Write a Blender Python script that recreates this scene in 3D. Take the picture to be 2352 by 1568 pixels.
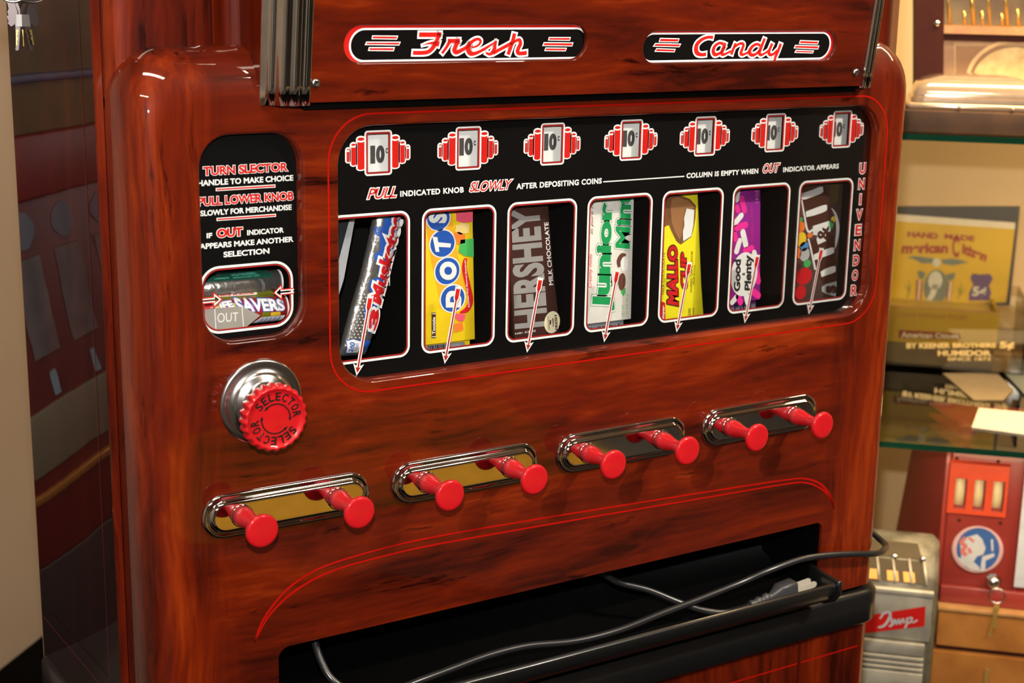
import bpy, bmesh, math, random
from mathutils import Vector, Matrix
PI = math.pi
random.seed(4)
for o in list(bpy.data.objects): bpy.data.objects.remove(o)
SC = bpy.context.scene
COL = SC.collection
V = Vector
FLOOR = -1.15            # heights below are measured from the display window; the floor is 1.15 m lower
LIFT = V((0, 0, 1.15))   # everything is lifted so that the floor lies at z = 0

# ---------------------------------------------------------------- camera
YAW, PITCH, ROLL = 0.569697875, 0.234502976, 0.0181470353
EYE = V((-0.598678478, -1.24228780, 0.213749396))
FPX = 3509.49986
_f = V((math.sin(YAW)*math.cos(PITCH), math.cos(YAW)*math.cos(PITCH), -math.sin(PITCH)))
_r = V((math.cos(YAW), -math.sin(YAW), 0)); _u = _r.cross(_f)
CR = _r*math.cos(ROLL)+_u*math.sin(ROLL); CU = -_r*math.sin(ROLL)+_u*math.cos(ROLL); CF = _f
cam = bpy.data.cameras.new('camera'); camo = bpy.data.objects.new('camera', cam); COL.objects.link(camo)
cam.sensor_width = 36; cam.lens = FPX/2352*36; cam.clip_start = 0.02; cam.clip_end = 50
m = Matrix((CR, CU, -CF)).transposed().to_4x4(); m.translation = EYE+LIFT; camo.matrix_world = m
cam.dof.use_dof = True; cam.dof.focus_distance = 1.48; cam.dof.aperture_fstop = 7.6
SC.camera = camo
# ---------------------------------------------------------------- world, lights, exposure
SC.view_settings.view_transform = 'Standard'; SC.view_settings.look = 'None'
SC.view_settings.gamma = 1; SC.view_settings.exposure = 0.0; SC.view_settings.use_curve_mapping = False
W = bpy.data.worlds.new('world'); SC.world = W; W.use_nodes = True
W.node_tree.nodes['Background'].inputs[0].default_value = (1.0, 0.85, 0.7, 1)
W.node_tree.nodes['Background'].inputs[1].default_value = 0.03
def light(name, kind, loc, energy, color, size=0.1, aim=None, size_y=None):
    l = bpy.data.lights.new(name, kind); l.energy = energy; l.color = color
    if kind == 'AREA':
        l.size = size
        if size_y: l.shape = 'RECTANGLE'; l.size_y = size_y
    else: l.shadow_soft_size = size
    o = bpy.data.objects.new(name, l); COL.objects.link(o); o.location = V(loc)+LIFT
    if aim is not None:
        o.rotation_euler = (V(aim)-V(loc)).to_track_quat('-Z', 'Y').to_euler()
    return o
# the photographer's flash, just above the lens
fl = light('camera_flash', 'SPOT', EYE+CU*0.13+CR*(-0.01), 92, (1, .95, .90), 0.016, aim=EYE+CF*1.4+CR*-.12+CU*.08)
fl.data.spot_size = math.radians(95); fl.data.spot_blend = 0.3
# lights inside the display case, under its top and shelves
S2 = math.sqrt(.5)
def rm(u, v, z): return V((S2*(u+v), S2*(v-u), z))     # room axes: u along the display case, v towards its back wall
light('display_case_light', 'AREA', rm(.95, 1.05, 0.72), 24, (1, .70, .36), 1.0, aim=rm(.9, 1.45, -.1), size_y=.08)
light('display_shelf_light', 'AREA', rm(.95, 1.12, -.085), 4.6, (1, .72, .38), .9, aim=rm(.9, 1.6, -.5), size_y=.04)
light('display_lower_light', 'AREA', rm(.9, 1.0, -.53), 1.6, (1, .76, .46), .9, aim=rm(.85, 1.3, -.9), size_y=.03)

# ---------------------------------------------------------------- materials
MATS = {}
def mat(name, col, rough=.5, metal=0, coat=0, spec=.5, bump=None, emis=None, coatr=.03, tint2=None, scale=60):
    if name in MATS: return MATS[name]
    m = bpy.data.materials.new(name); m.use_nodes = True; nt = m.node_tree; b = nt.nodes['Principled BSDF']
    b.inputs['Base Color'].default_value = (*col, 1); b.inputs['Roughness'].default_value = rough
    b.inputs['Metallic'].default_value = metal; b.inputs['Coat Weight'].default_value = coat
    b.inputs['Coat Roughness'].default_value = coatr; b.inputs['Specular IOR Level'].default_value = spec
    if emis: b.inputs['Emission Color'].default_value = (*emis[0], 1); b.inputs['Emission Strength'].default_value = emis[1]
    tc = nt.nodes.new('ShaderNodeTexCoord'); n = nt.nodes.new('ShaderNodeTexNoise')
    n.inputs['Scale'].default_value = scale; n.inputs['Detail'].default_value = 6
    nt.links.new(tc.outputs['Object'], n.inputs['Vector'])
    r = nt.nodes.new('ShaderNodeValToRGB'); c2 = tint2 or tuple(c*.9 for c in col)
    r.color_ramp.elements[0].color = (*c2, 1); r.color_ramp.elements[1].color = (*col, 1)
    r.color_ramp.elements[0].position = .35; r.color_ramp.elements[1].position = .65
    nt.links.new(n.outputs['Fac'], r.inputs['Fac']); nt.links.new(r.outputs['Color'], b.inputs['Base Color'])
    if bump:
        bp = nt.nodes.new('ShaderNodeBump'); bp.inputs['Strength'].default_value = bump; bp.inputs['Distance'].default_value = .002
        nt.links.new(n.outputs['Fac'], bp.inputs['Height']); nt.links.new(bp.outputs['Normal'], b.inputs['Normal'])
    MATS[name] = m; return m
def lacquer(name, vertical, dark=1.0, xmask=False):
    m = bpy.data.materials.new(name); m.use_nodes = True; nt = m.node_tree; N = nt.nodes; L = nt.links; b = N['Principled BSDF']
    tc = N.new('ShaderNodeTexCoord')
    def grain(vert):
        mp = N.new('ShaderNodeMapping'); s = (1, 1, .09) if vert else (.12, .4, 1)
        mp.inputs['Scale'].default_value = s; mp.inputs['Rotation'].default_value = (0, 0.0 if vert else .05, 0)
        L.new(tc.outputs['Object'], mp.inputs['Vector'])
        wob = N.new('ShaderNodeTexNoise'); wob.inputs['Scale'].default_value = 7; wob.inputs['Detail'].default_value = 2
        L.new(tc.outputs['Object'], wob.inputs['Vector'])
        ma = N.new('ShaderNodeVectorMath'); ma.operation = 'MULTIPLY_ADD'; ma.inputs[1].default_value = (.02, .02, .02)
        L.new(wob.outputs['Color'], ma.inputs[0]); L.new(mp.outputs['Vector'], ma.inputs[2])
        a = N.new('ShaderNodeTexNoise'); a.inputs['Scale'].default_value = 22; a.inputs['Detail'].default_value = 6; a.inputs['Roughness'].default_value = .62; a.inputs['Distortion'].default_value = .35
        c = N.new('ShaderNodeTexNoise'); c.inputs['Scale'].default_value = 170; c.inputs['Detail'].default_value = 4
        d = N.new('ShaderNodeTexNoise'); d.inputs['Scale'].default_value = 58; d.inputs['Detail'].default_value = 5; d.inputs['Roughness'].default_value = .7
        for q in (a, c, d): L.new(ma.outputs[0], q.inputs['Vector'])
        r = N.new('ShaderNodeValToRGB'); e = r.color_ramp.elements
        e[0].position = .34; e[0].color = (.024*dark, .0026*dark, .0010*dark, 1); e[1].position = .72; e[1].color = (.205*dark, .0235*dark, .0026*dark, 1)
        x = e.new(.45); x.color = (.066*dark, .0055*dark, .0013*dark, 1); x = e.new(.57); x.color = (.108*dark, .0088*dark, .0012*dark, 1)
        mx = N.new('ShaderNodeMath'); mx.operation = 'MULTIPLY_ADD'; mx.inputs[1].default_value = .24
        L.new(c.outputs['Fac'], mx.inputs[0]); 
        sb = N.new('ShaderNodeMath'); sb.operation = 'SUBTRACT'; sb.inputs[1].default_value = .12; L.new(a.outputs['Fac'], sb.inputs[0]); L.new(sb.outputs[0], mx.inputs[2])
        L.new(mx.outputs[0], r.inputs['Fac'])
        k = N.new('ShaderNodeValToRGB'); ke = k.color_ramp.elements; ke[0].position = .315; ke[0].color = (.10, .06, .05, 1); ke[1].position = .40; ke[1].color = (1, 1, 1, 1)
        L.new(d.outputs['Fac'], k.inputs['Fac'])
        mu = N.new('ShaderNodeMix'); mu.data_type = 'RGBA'; mu.blend_type = 'MULTIPLY'; mu.inputs[0].default_value = .85
        L.new(r.outputs['Color'], mu.inputs[6]); L.new(k.outputs['Color'], mu.inputs[7]); return mu.outputs[2]
    if xmask:
        gv, gh = grain(True), grain(False)
        sx = N.new('ShaderNodeSeparateXYZ'); L.new(tc.outputs['Object'], sx.inputs[0])
        ab = N.new('ShaderNodeMath'); ab.operation = 'ABSOLUTE'
        s0 = N.new('ShaderNodeMath'); s0.operation = 'SUBTRACT'; s0.inputs[1].default_value = -0.012; L.new(sx.outputs[0], s0.inputs[0]); L.new(s0.outputs[0], ab.inputs[0])
        mr = N.new('ShaderNodeMapRange'); mr.inputs['From Min'].default_value = .355; mr.inputs['From Max'].default_value = .395; L.new(ab.outputs[0], mr.inputs[0])
        mi = N.new('ShaderNodeMix'); mi.data_type = 'RGBA'; L.new(mr.outputs[0], mi.inputs[0]); L.new(gh, mi.inputs[6]); L.new(gv, mi.inputs[7]); out = mi.outputs[2]
    else: out = grain(vertical)
    L.new(out, b.inputs['Base Color']); b.inputs['Roughness'].default_value = .45; b.inputs['Specular IOR Level'].default_value = .06
    b.inputs['Coat Weight'].default_value = 1; b.inputs['Coat Roughness'].default_value = .02; b.inputs['Coat IOR'].default_value = 1.5
    n = N.new('ShaderNodeTexNoise'); n.inputs['Scale'].default_value = 9; L.new(tc.outputs['Object'], n.inputs['Vector'])
    bp = N.new('ShaderNodeBump'); bp.inputs['Strength'].default_value = .12; bp.inputs['Distance'].default_value = .003
    L.new(n.outputs['Fac'], bp.inputs['Height']); L.new(bp.outputs['Normal'], b.inputs['Coat Normal'])
    MATS[name] = m; return m
LAQ = lacquer('lacquered wood grain', False, 1.0, True)
LAQV = lacquer('lacquered wood grain upright', True, .95)
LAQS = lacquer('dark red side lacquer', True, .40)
BLACK = mat('black gloss paint', (.006, .006, .006), .3, coat=.3, coatr=.12)
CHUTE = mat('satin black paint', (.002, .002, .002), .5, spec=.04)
BLACKPRINT = mat('black print', (.0035, .003, .003), .5, spec=.08)
WHITEPRINT = mat('white print', (.82, .81, .80), .5, spec=.2)
REDPRINT = mat('red print', (.58, .013, .009), .5, spec=.15)
DREDPRINT = mat('dark red print', (.36, .012, .010), .45)
PIN = mat('red pinstripe', (.34, .004, .002), .4, coat=.4, spec=.1)
CHROME = mat('chrome', (.80, .79, .77), .05, 1)
CHROMEB = mat('brushed chrome', (.66, .64, .62), .22, 1)
STEEL = mat('dull sheet metal', (.50, .46, .41), .5, .55, bump=.1)
REDPL = mat('red plastic', (.44, .007, .011), .4, coat=.5, coatr=.06, spec=.15)
REDKNOB = mat('red enamel', (.46, .007, .010), .4, coat=.7, spec=.15)
DARK = mat('dark interior', (.006, .0055, .0055), .5, spec=.1)
RUBBER = mat('black rubber', (.012, .012, .013), .32, coat=.25, coatr=.2)
PAPER = mat('white card', (.74, .74, .73), .6)
def glassy(name, tint=(1, 1, 1), refl=1.0, rough=.0):
    m = bpy.data.materials.new(name); m.use_nodes = True; nt = m.node_tree; N = nt.nodes; N.clear()
    o = N.new('ShaderNodeOutputMaterial'); mx = N.new('ShaderNodeMixShader'); t = N.new('ShaderNodeBsdfTransparent'); g = N.new('ShaderNodeBsdfGlossy')
    t.inputs[0].default_value = (*tint, 1); g.inputs['Roughness'].default_value = rough; fr = N.new('ShaderNodeFresnel'); fr.inputs[0].default_value = 1.45
    ml = N.new('ShaderNodeMath'); ml.operation = 'MULTIPLY'; ml.inputs[1].default_value = refl
    nt.links.new(fr.outputs[0], ml.inputs[0]); nt.links.new(ml.outputs[0], mx.inputs[0]); nt.links.new(t.outputs[0], mx.inputs[1]); nt.links.new(g.outputs[0], mx.inputs[2]); nt.links.new(mx.outputs[0], o.inputs[0])
    MATS[name] = m; return m
GLASS = glassy('clear pane', (.985, .99, .985), .32)
ACRYL = glassy('acrylic', (.93, .92, .88), 1.6, .03)
GEDGE = mat('green glass edge', (.004, .045, .022), .1, coat=.5)

# ---------------------------------------------------------------- object helpers
ORG = {}
def empty(name, loc, label, cat, group=None):
    o = bpy.data.objects.new(name, None); o.empty_display_size = .05; COL.objects.link(o); o.location = V(loc)+LIFT
    ORG[o.name] = V(loc); o['label'] = label; o['category'] = cat
    if group: o['group'] = group
    return o
def tag(o, label, cat, group=None):
    o['label'] = label; o['category'] = cat
    if group: o['group'] = group
    return o
class MB:
    def __init__(s): s.v = []; s.f = []; s.sm = []
    def add(s, vs, fs, smooth=False):
        n = len(s.v); s.v += [V(p) for p in vs]; s.f += [tuple(i+n for i in f) for f in fs]; s.sm += [smooth]*len(fs); return s
    def box(s, x0, x1, y0, y1, z0, z1, M=None):
        vs = [V((x, y, z)) for z in (z0, z1) for y in (y0, y1) for x in (x0, x1)]
        if M: vs = [M(p) for p in vs]
        return s.add(vs, [(0, 2, 3, 1), (4, 5, 7, 6), (0, 1, 5, 4), (2, 6, 7, 3), (0, 4, 6, 2), (1, 3, 7, 5)])
    def rings(s, rs, closed=True, cap0=False, cap1=False, smooth=True):
        n = len(rs[0]); vs = [p for r in rs for p in r]; fs = []
        for k in range(len(rs)-1):
            for i in range(n if closed else n-1):
                j = (i+1) % n; fs.append((k*n+i, k*n+j, (k+1)*n+j, (k+1)*n+i))
        s.add(vs, fs, smooth)
        if cap0: s.add(rs[0], [tuple(range(n))])
        if cap1: s.add(rs[-1], [tuple(range(n))][::-1])
        return s
    def tube(s, path, r, n=12, caps=True):
        path = [V(p) for p in path]; rs = []; up = None
        for i, p in enumerate(path):
            t = (path[min(i+1, len(path)-1)]-path[max(i-1, 0)]).normalized()
            if up is None: up = t.orthogonal().normalized()
            up = (up-t*up.dot(t)).normalized(); w = t.cross(up)
            rr = r[i] if isinstance(r, (list, tuple)) else r
            rs.append([p+(up*math.cos(a)+w*math.sin(a))*rr for a in [2*PI*k/n for k in range(n)]])
        return s.rings(rs, True, caps, caps)
    def lathe(s, o, axis, prof, n=32, cap=True):
        """prof: (distance along axis, radius)"""
        o = V(o); a = V(axis).normalized(); e = a.orthogonal().normalized(); w = a.cross(e); rs = []
        for d, r in prof: rs.append([o+a*d+(e*math.cos(t)+w*math.sin(t))*max(r, 1e-5) for t in [2*PI*k/n for k in range(n)]])
        return s.rings(rs, True, cap, cap)
def obj(name, mb, material, parent=None, bevel=0, seg=2, recalc=True, kind=None):
    me = bpy.data.meshes.new(name); org = V((0, 0, 0)); p = parent
    if p is not None:
        org = ORG[p.name]
    sh = -org if parent is not None else LIFT
    me.from_pydata([tuple(p+sh) for p in mb.v], [], mb.f)
    for i, q in enumerate(me.polygons): q.use_smooth = mb.sm[i]
    if recalc or bevel:
        bm = bmesh.new(); bm.from_mesh(me)
        if recalc: bmesh.ops.remove_doubles(bm, verts=bm.verts, dist=2e-6); bmesh.ops.recalc_face_normals(bm, faces=bm.faces)
        if bevel:
            ed = [e for e in bm.edges if len(e.link_faces) == 2 and e.calc_face_angle(0) > .5]
            bmesh.ops.bevel(bm, geom=ed, offset=bevel, segments=seg, affect='EDGES', profile=.5)
            for f in bm.faces: f.smooth = True
        bm.to_mesh(me); bm.free()
    for mm in (material if isinstance(material, list) else [material]): me.materials.append(mm)
    if bevel:
        try: me.set_sharp_from_angle(angle=math.radians(50))
        except Exception: pass
    o = bpy.data.objects.new(name, me); COL.objects.link(o)
    if parent is not None: o.parent = parent; ORG[o.name] = org
    else: ORG[o.name] = V((0, 0, 0))-LIFT
    if parent is None: ORG[o.name] = -LIFT
    if kind: o['kind'] = kind
    return o
def struct(name, mb, material, parent=None): 
    o = obj(name, mb, material, parent); o['kind'] = 'structure'; return o
# ---- flat print: frames, fills, ribbons, text
class Fr:
    def __init__(s, o, U, Vv, N, warp=None): s.o, s.U, s.V, s.N, s.warp = V(o), V(U).normalized(), V(Vv).normalized(), V(N).normalized(), warp
    def P(s, u, v, l=0):
        p = s.o+s.U*u+s.V*v+s.N*l
        return p+s.N*s.warp(u, v) if s.warp else p
    def px(s, x, y):
        d = CF+CR*((x-1176)/FPX)+CU*((784-y)/FPX); t = (s.o-EYE).dot(s.N)/d.dot(s.N); q = EYE+d*t-s.o
        return (q.dot(s.U), q.dot(s.V))
    def z(s, ox, oy, k, pts): return [s.px(ox+p[0]/k, oy+p[1]/k) for p in pts]
def area(p): return sum(p[i][0]*p[(i+1) % len(p)][1]-p[(i+1) % len(p)][0]*p[i][1] for i in range(len(p)))/2
def inside(q, p):
    c = False
    for i in range(len(p)):
        a, b = p[i], p[i-1]
        if (a[1] > q[1]) != (b[1] > q[1]) and q[0] < (b[0]-a[0])*(q[1]-a[1])/(b[1]-a[1])+a[0]: c = not c
    return c
def fill2d(polys, offset=0):
    c = bpy.data.curves.new('t', 'CURVE'); c.dimensions = '2D'; c.fill_mode = 'BOTH'; K = 100.0
    for i, p in enumerate(polys):
        dep = sum(inside(p[0], q) for j, q in enumerate(polys) if j != i)
        if (area(p) > 0) == bool(dep % 2): p = p[::-1]
        sp = c.splines.new('POLY'); sp.points.add(len(p)-1); sp.use_cyclic_u = True
        for k, a in enumerate(p): sp.points[k].co = (a[0]*K, a[1]*K, 0, 1)
    c.offset = offset*K
    o = bpy.data.objects.new('t', c); me = bpy.data.meshes.new_from_object(o)
    r = ([(v.co.x/K, v.co.y/K) for v in me.vertices], [tuple(f.vertices) for f in me.polygons])
    bpy.data.objects.remove(o); bpy.data.curves.remove(c); bpy.data.meshes.remove(me); return r
_tc = {}
def text2d(s, w, spacing=1.0, shear=0):
    k = (s, w, spacing, shear)
    if k not in _tc:
        c = bpy.data.curves.new('t', 'FONT'); c.body = s; c.offset = w; c.space_character = spacing; c.shear = shear; c.resolution_u = 4
        o = bpy.data.objects.new('t', c); me = bpy.data.meshes.new_from_object(o)
        _tc[k] = ([(v.co.x, v.co.y) for v in me.vertices], [tuple(f.vertices) for f in me.polygons])
        bpy.data.objects.remove(o); bpy.data.curves.remove(c); bpy.data.meshes.remove(me)
    return _tc[k]
def smooth(pts, n=6):
    if len(pts) < 3: return pts
    out = []
    for i in range(len(pts)-1):
        a, b, c, d = pts[max(i-1, 0)], pts[i], pts[i+1], pts[min(i+2, len(pts)-1)]
        for k in range(n):
            t = k/n
            out.append(tuple(.5*((2*b[j])+(-a[j]+c[j])*t+(2*a[j]-5*b[j]+4*c[j]-d[j])*t*t+(-a[j]+3*b[j]-3*c[j]+d[j])*t**3) for j in range(len(b))))
    out.append(tuple(pts[-1])); return out
def R4(u0, v0, u1, v1): return [(u0, v0), (u1, v0), (u1, v1), (u0, v1)]
class Ink:
    def __init__(s, fr, lift): s.fr, s.l = fr, lift; s.v = []; s.f = []
    def _add(s, vs, fs): n = len(s.v); s.v += vs; s.f += [tuple(i+n for i in f) for f in fs]; return s
    def poly(s, polys, off=0):
        if polys and not isinstance(polys[0][0], (tuple, list)): polys = [polys]
        if off == 0 and len(polys) == 1 and len(polys[0]) == 4: return s._add(list(polys[0]), [(0, 1, 2, 3)])
        return s._add(*fill2d(polys, off))
    def text(s, t, q, w=.0, o=0.0, sp=1.0, sh=0):
        rv, _ = text2d(t, w, sp, sh); vs, fs = text2d(t, w+o, sp, sh)
        x0 = min(p[0] for p in rv); x1 = max(p[0] for p in rv); y0 = min(p[1] for p in rv); y1 = max(p[1] for p in rv); out = []
        for x, y in vs:
            a = (x-x0)/(x1-x0); b = (y-y0)/(y1-y0)
            out.append(tuple((q[0][j]*(1-a)+q[1][j]*a)*(1-b)+(q[3][j]*(1-a)+q[2][j]*a)*b for j in (0, 1)))
        return s._add(out, fs)
    def ribbon(s, pts, add=0, sm=True, closed=False):
        p = smooth(pts) if sm else list(pts)
        if add and not closed:
            for e, f in ((0, 1), (-1, -2)):
                d = math.hypot(p[e][0]-p[f][0], p[e][1]-p[f][1]) or 1; k = add/2/d
                q = (p[e][0]+(p[e][0]-p[f][0])*k, p[e][1]+(p[e][1]-p[f][1])*k, p[e][2])
                if e == 0: p = [q]+p
                else: p = p+[q]
        vs = []; n = len(p)
        for i, a in enumerate(p):
            b, c = (p[i-1], p[(i+1) % n]) if closed else (p[max(i-1, 0)], p[min(i+1, n-1)])
            dx, dy = c[0]-b[0], c[1]-b[1]; L = math.hypot(dx, dy) or 1; h = (a[2]+add)/2
            vs += [(a[0]-dy/L*h, a[1]+dx/L*h), (a[0]+dy/L*h, a[1]-dx/L*h)]
        fs = [(2*i, 2*i+1, (2*i+3) % (2*n), (2*i+2) % (2*n)) for i in range(n if closed else n-1)]
        return s._add(vs, fs)
    def disc(s, u, v, ru, rv=None, n=28, ang=0):
        rv = rv or ru; c, d = math.cos(ang), math.sin(ang)
        pts = [(u+ru*math.cos(t)*c-rv*math.sin(t)*d, v+ru*math.cos(t)*d+rv*math.sin(t)*c) for t in [2*PI*k/n for k in range(n)]]
        return s._add(pts, [tuple(range(n))])
    def make(s, name, material, parent, maxlen=0):
        mb = MB(); vs, fs = s.v, s.f
        if maxlen:
            bm = bmesh.new(); bv = [bm.verts.new((a[0], a[1], 0)) for a in vs]
            for f in fs:
                try: bm.faces.new([bv[i] for i in f])
                except ValueError: pass
            bmesh.ops.triangulate(bm, faces=bm.faces)
            for _ in range(5):
                ed = [e for e in bm.edges if e.calc_length() > maxlen]
                if not ed: break
                bmesh.ops.subdivide_edges(bm, edges=ed, cuts=1); bmesh.ops.triangulate(bm, faces=bm.faces)
            bm.verts.index_update(); vs = [(v.co.x, v.co.y) for v in bm.verts]; fs = [tuple(v.index for v in f.verts) for f in bm.faces]; bm.free()
        mb.add([s.fr.P(a[0], a[1], s.l) for a in vs], fs)
        o = obj(name, mb, material, parent, recalc=False)
        # face the print outwards
        me = o.data
        if len(me.polygons):
            acc = sum((p.normal.dot(s.fr.N)*p.area for p in me.polygons))
            if acc < 0: me.flip_normals()
        return o
def rrect(x0, x1, z0, z1, r, n=8):
    """counter-clockwise, corner radii (bl, br, tr, tl)"""
    r = r if isinstance(r, (tuple, list)) else (r,)*4; out = []
    for (cx, cz, rr, a0) in ((x0+r[0], z0+r[0], r[0], PI), (x1-r[1], z0+r[1], r[1], 1.5*PI), (x1-r[2], z1-r[2], r[2], 0), (x0+r[3], z1-r[3], r[3], .5*PI)):
        for k in range(n+1): a = a0+.5*PI*k/n; out.append((cx+rr*math.cos(a), cz+rr*math.sin(a)))
    return out
def sheet(mb, fr, outer, holes, l=0):
    vs, fs = fill2d([outer]+holes); return mb.add([fr.P(a, b, l) for a, b in vs], fs, False)
def ringmap(fr, pts, l): return [fr.P(a, b, l) for a, b in pts]

# ================================================================ THE ROOM
m_wall = mat('beige wall paint', (.50, .41, .34), .75, scale=4, tint2=(.48, .39, .32))
m_cream = mat('cream display back', (.64, .47, .25), .7, scale=4, tint2=(.60, .43, .22))
m_floor = mat('black carpet', (.003, .003, .003), 1.0, spec=.05, bump=.4, scale=300)
m_ceil = mat('ceiling paint', (.5, .42, .33), .8, scale=3)
m_far = mat('brown wall', (.13, .095, .075), .8, scale=4)
m_trim = mat('black baseboard', (.01, .01, .01), .4)
U0, U1, V0, V1, ZC = -1.131, 5.5, -5.6, 1.95, 1.55
def rbox(mb, u0, u1, v0, v1, z0, z1): return mb.box(u0, u1, v0, v1, z0, z1, lambda p: rm(p.x, p.y, p.z))
struct('floor', rbox(MB(), U0-.1, U1+.1, V0-.1, V1+.1, FLOOR-.1, FLOOR), mat('dark stone floor', (.07, .062, .055), .6, tint2=(.05, .045, .04), scale=3))
struct('floor_carpet', rbox(MB(), U0+.001, 1.9, -1.15, V1-.001, FLOOR-.001, FLOOR+.003), m_floor)
struct('ceiling', rbox(MB(), U0-.1, U1+.1, V0-.1, V1+.1, ZC, ZC+.1), m_ceil)
struct('wall_left', rbox(MB(), U0-.1, U0, V0, V1, FLOOR, ZC), m_wall)
struct('wall_right', rbox(MB(), U1, U1+.1, V0, V1, FLOOR, ZC), m_far)
struct('wall_back', rbox(MB(), U0-.1, U1+.1, V1, V1+.1, FLOOR, ZC), m_cream)
struct('wall_front', rbox(MB(), U0-.1, U1+.1, V0-.1, V0, FLOOR, ZC), m_far)
m_lamp = mat('warm light diffuser', (.9, .85, .75), .5, emis=((1, .86, .68), 42)); m_lamp2 = mat('bright light diffuser', (.9, .85, .76), .5, emis=((1, .88, .72), 95))
m_lf = mat('white lamp housing', (.6, .6, .58), .5)
for k, (u, v, L_) in enumerate([(.3, -.9, 1.25), (.3, -2.7, 1.25), (2.1, -.45, 1.25)]):
    c = rm(u, v, ZC)
    t = empty('ceiling_light', c, ['warm strip light on the ceiling over the vending machine', 'warm strip light on the ceiling behind the camera', 'warm strip light on the ceiling in front of the display case'][k], 'lamp', 'ceiling strip lights')
    obj('housing', rbox(MB(), u-L_/2-.02, u+L_/2+.02, v-.08, v+.08, ZC-.05, ZC), m_lf, t)
    obj('diffuser', rbox(MB(), u-L_/2, u+L_/2, v-.06, v+.06, ZC-.062, ZC-.0505), m_lamp2 if k == 2 else m_lamp, t)

ts = empty('added_spotlight', V((1.45, -1.75, ZC)), 'added black spotlight on the ceiling to brighten the right of the machine', 'lamp')  # fixture and spot added out of view to brighten the machine on the right
obj('added_track', MB().box(1.05, 1.85, -1.77, -1.73, ZC-.02, ZC), m_trim, ts)
tdir = (V((.58, 0, -.03))-V((1.45, -1.75, ZC-.12))).normalized()
obj('added_lamp_head', MB().lathe(V((1.45, -1.75, ZC-.10))-tdir*.05, tdir, [(0, .035), (.01, .042), (.11, .050), (.111, .044), (.03, .036)], 28), m_trim, ts)
obj('added_stem', MB().tube([V((1.45, -1.75, ZC-.02)), V((1.45, -1.75, ZC-.09))], .008, 10), m_trim, ts)
sl = light('added_fill_spot', 'SPOT', V((1.45, -1.75, ZC-.10))+tdir*.07, 230, (1, .92, .80), .03, aim=V((.62, 0, -.03))); sl.data.spot_size = math.radians(32); sl.data.spot_blend = 1
unseen_rug = obj('unseen_rug', MB().box(.62, 1.95, -3.0, -2.12, FLOOR+.0032, FLOOR+.012), mat('unseen ochre rug', (.52, .27, .01), .8, tint2=(.44, .22, .008), scale=40)); tag(unseen_rug, 'ochre yellow rug on the floor in front of the machine, added only for the chrome to mirror', 'unseen_rug')  # added out of view to give the chrome an ochre reflection
m_ped = mat('added white pedestal', (.55, .54, .53), .5); m_pedb = mat('added black pedestal base', (.02, .02, .02), .5)
for k, (u, v) in enumerate(((-.80, -1.9), (.25, -4.2), (3.6, -3.6))):  # pedestals added out of view so the chrome has white to reflect
    t = empty('added_pedestal', rm(u, v, FLOOR+.003), ['added white pedestal by the left wall, mirrored in the chrome', 'added white pedestal far behind the camera', 'added white pedestal far behind the camera at right'][k], 'pedestal', 'added white pedestals out of view')
    obj('added_plinth', rbox(MB(), u-.22, u+.22, v-.22, v+.22, FLOOR+.003, FLOOR+.1), m_pedb, t); obj('added_column', rbox(MB(), u-.26, u+.26, v-.26, v+.26, FLOOR+.1, .35), m_ped, t)

# ================================================================ THE VENDING MACHINE
XL, XR = -.19, .73
FY = -.012
vm = empty('vending_machine', (.27, .16, FLOOR), 'glossy red-brown wood-grain candy vending machine with red knobs and black display window', 'vending machine')
FACE = Fr((0, FY, 0), (1, 0, 0), (0, 0, 1), (0, -1, 0))
GL = Fr((0, 0, 0), (1, 0, 0), (0, 0, 1), (0, -1, 0))
# cabinet shell: hollow box (left, right, back, top, bottom, front bulkhead)
cab = MB()
CX0, CX1, CY0, CY1, CZ0, CZ1 = -.198, .738, .044, .325, FLOOR+.10, .55
pr = []
rr = .02
for z in (CZ0, CZ1-.03, CZ1-.012, CZ1):
    ins = 0 if z < CZ1-.02 else (.008 if z < CZ1 else .03)
    ring = []
    ring = [V((CX1-ins, CY0, z))]+[V((a, b, z)) for a, b in rrect(CX0+ins, CX1-ins, CY0, CY1-ins, (.001, .001, rr, rr), 6)[14:28]]+[V((CX0+ins, CY0, z))]
    pr.append(ring)
cab.rings(pr, False, True, True)
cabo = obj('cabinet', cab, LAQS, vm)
obj('seam_flange', MB().box(CX0, XL-.0005, CY0-.0016, CY0, CZ0, CZ1-.03), LAQV, vm)
obj('seam_flange', MB().box(XR+.0005, CX1, CY0-.0016, CY0, CZ0, CZ1-.03), LAQV, vm)
# front door panel
DZB = -.497
op_main = rrect(.0005, .676, -.1578, .0835, .037)
op_left = rrect(-.1297, -.0302, -.1055, .0806, .031)
op_rec = rrect(-.0645, .6275, -.4925, -.402, (.004, .004, .01, .012))
esc_c = [-.0523+.1905*k for k in range(4)]
ESZ = -.2618
def stadium(cx, cz, hl, r, n=10): return rrect(cx-hl, cx+hl, cz-r, cz+r, r, n)
holes_e = [stadium(c, ESZ, .0845, .0218) for c in esc_c]
sel_c = (-.0765, -.1605)
door = MB()
def outl(t):
    i = .026*(1-math.sin(t)); it = .05*(1-math.sin(t))
    return rrect(XL+i, XR-i, DZB, .152-it, (.0005, .0005, .022+.022*math.sin(t), .022+.022*math.sin(t)), 10)
sheet(door, FACE, outl(0), [op_main, op_left, op_rec], 0)
NT = 10
rs = [[V((a, FY+.042*(1-math.cos(t)), b)) for a, b in outl(t)] for t in [PI/2*k/NT for k in range(NT+1)]]
rs.append([V((a, .044, b)) for a, b in outl(PI/2)])
door.rings(rs)
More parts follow.
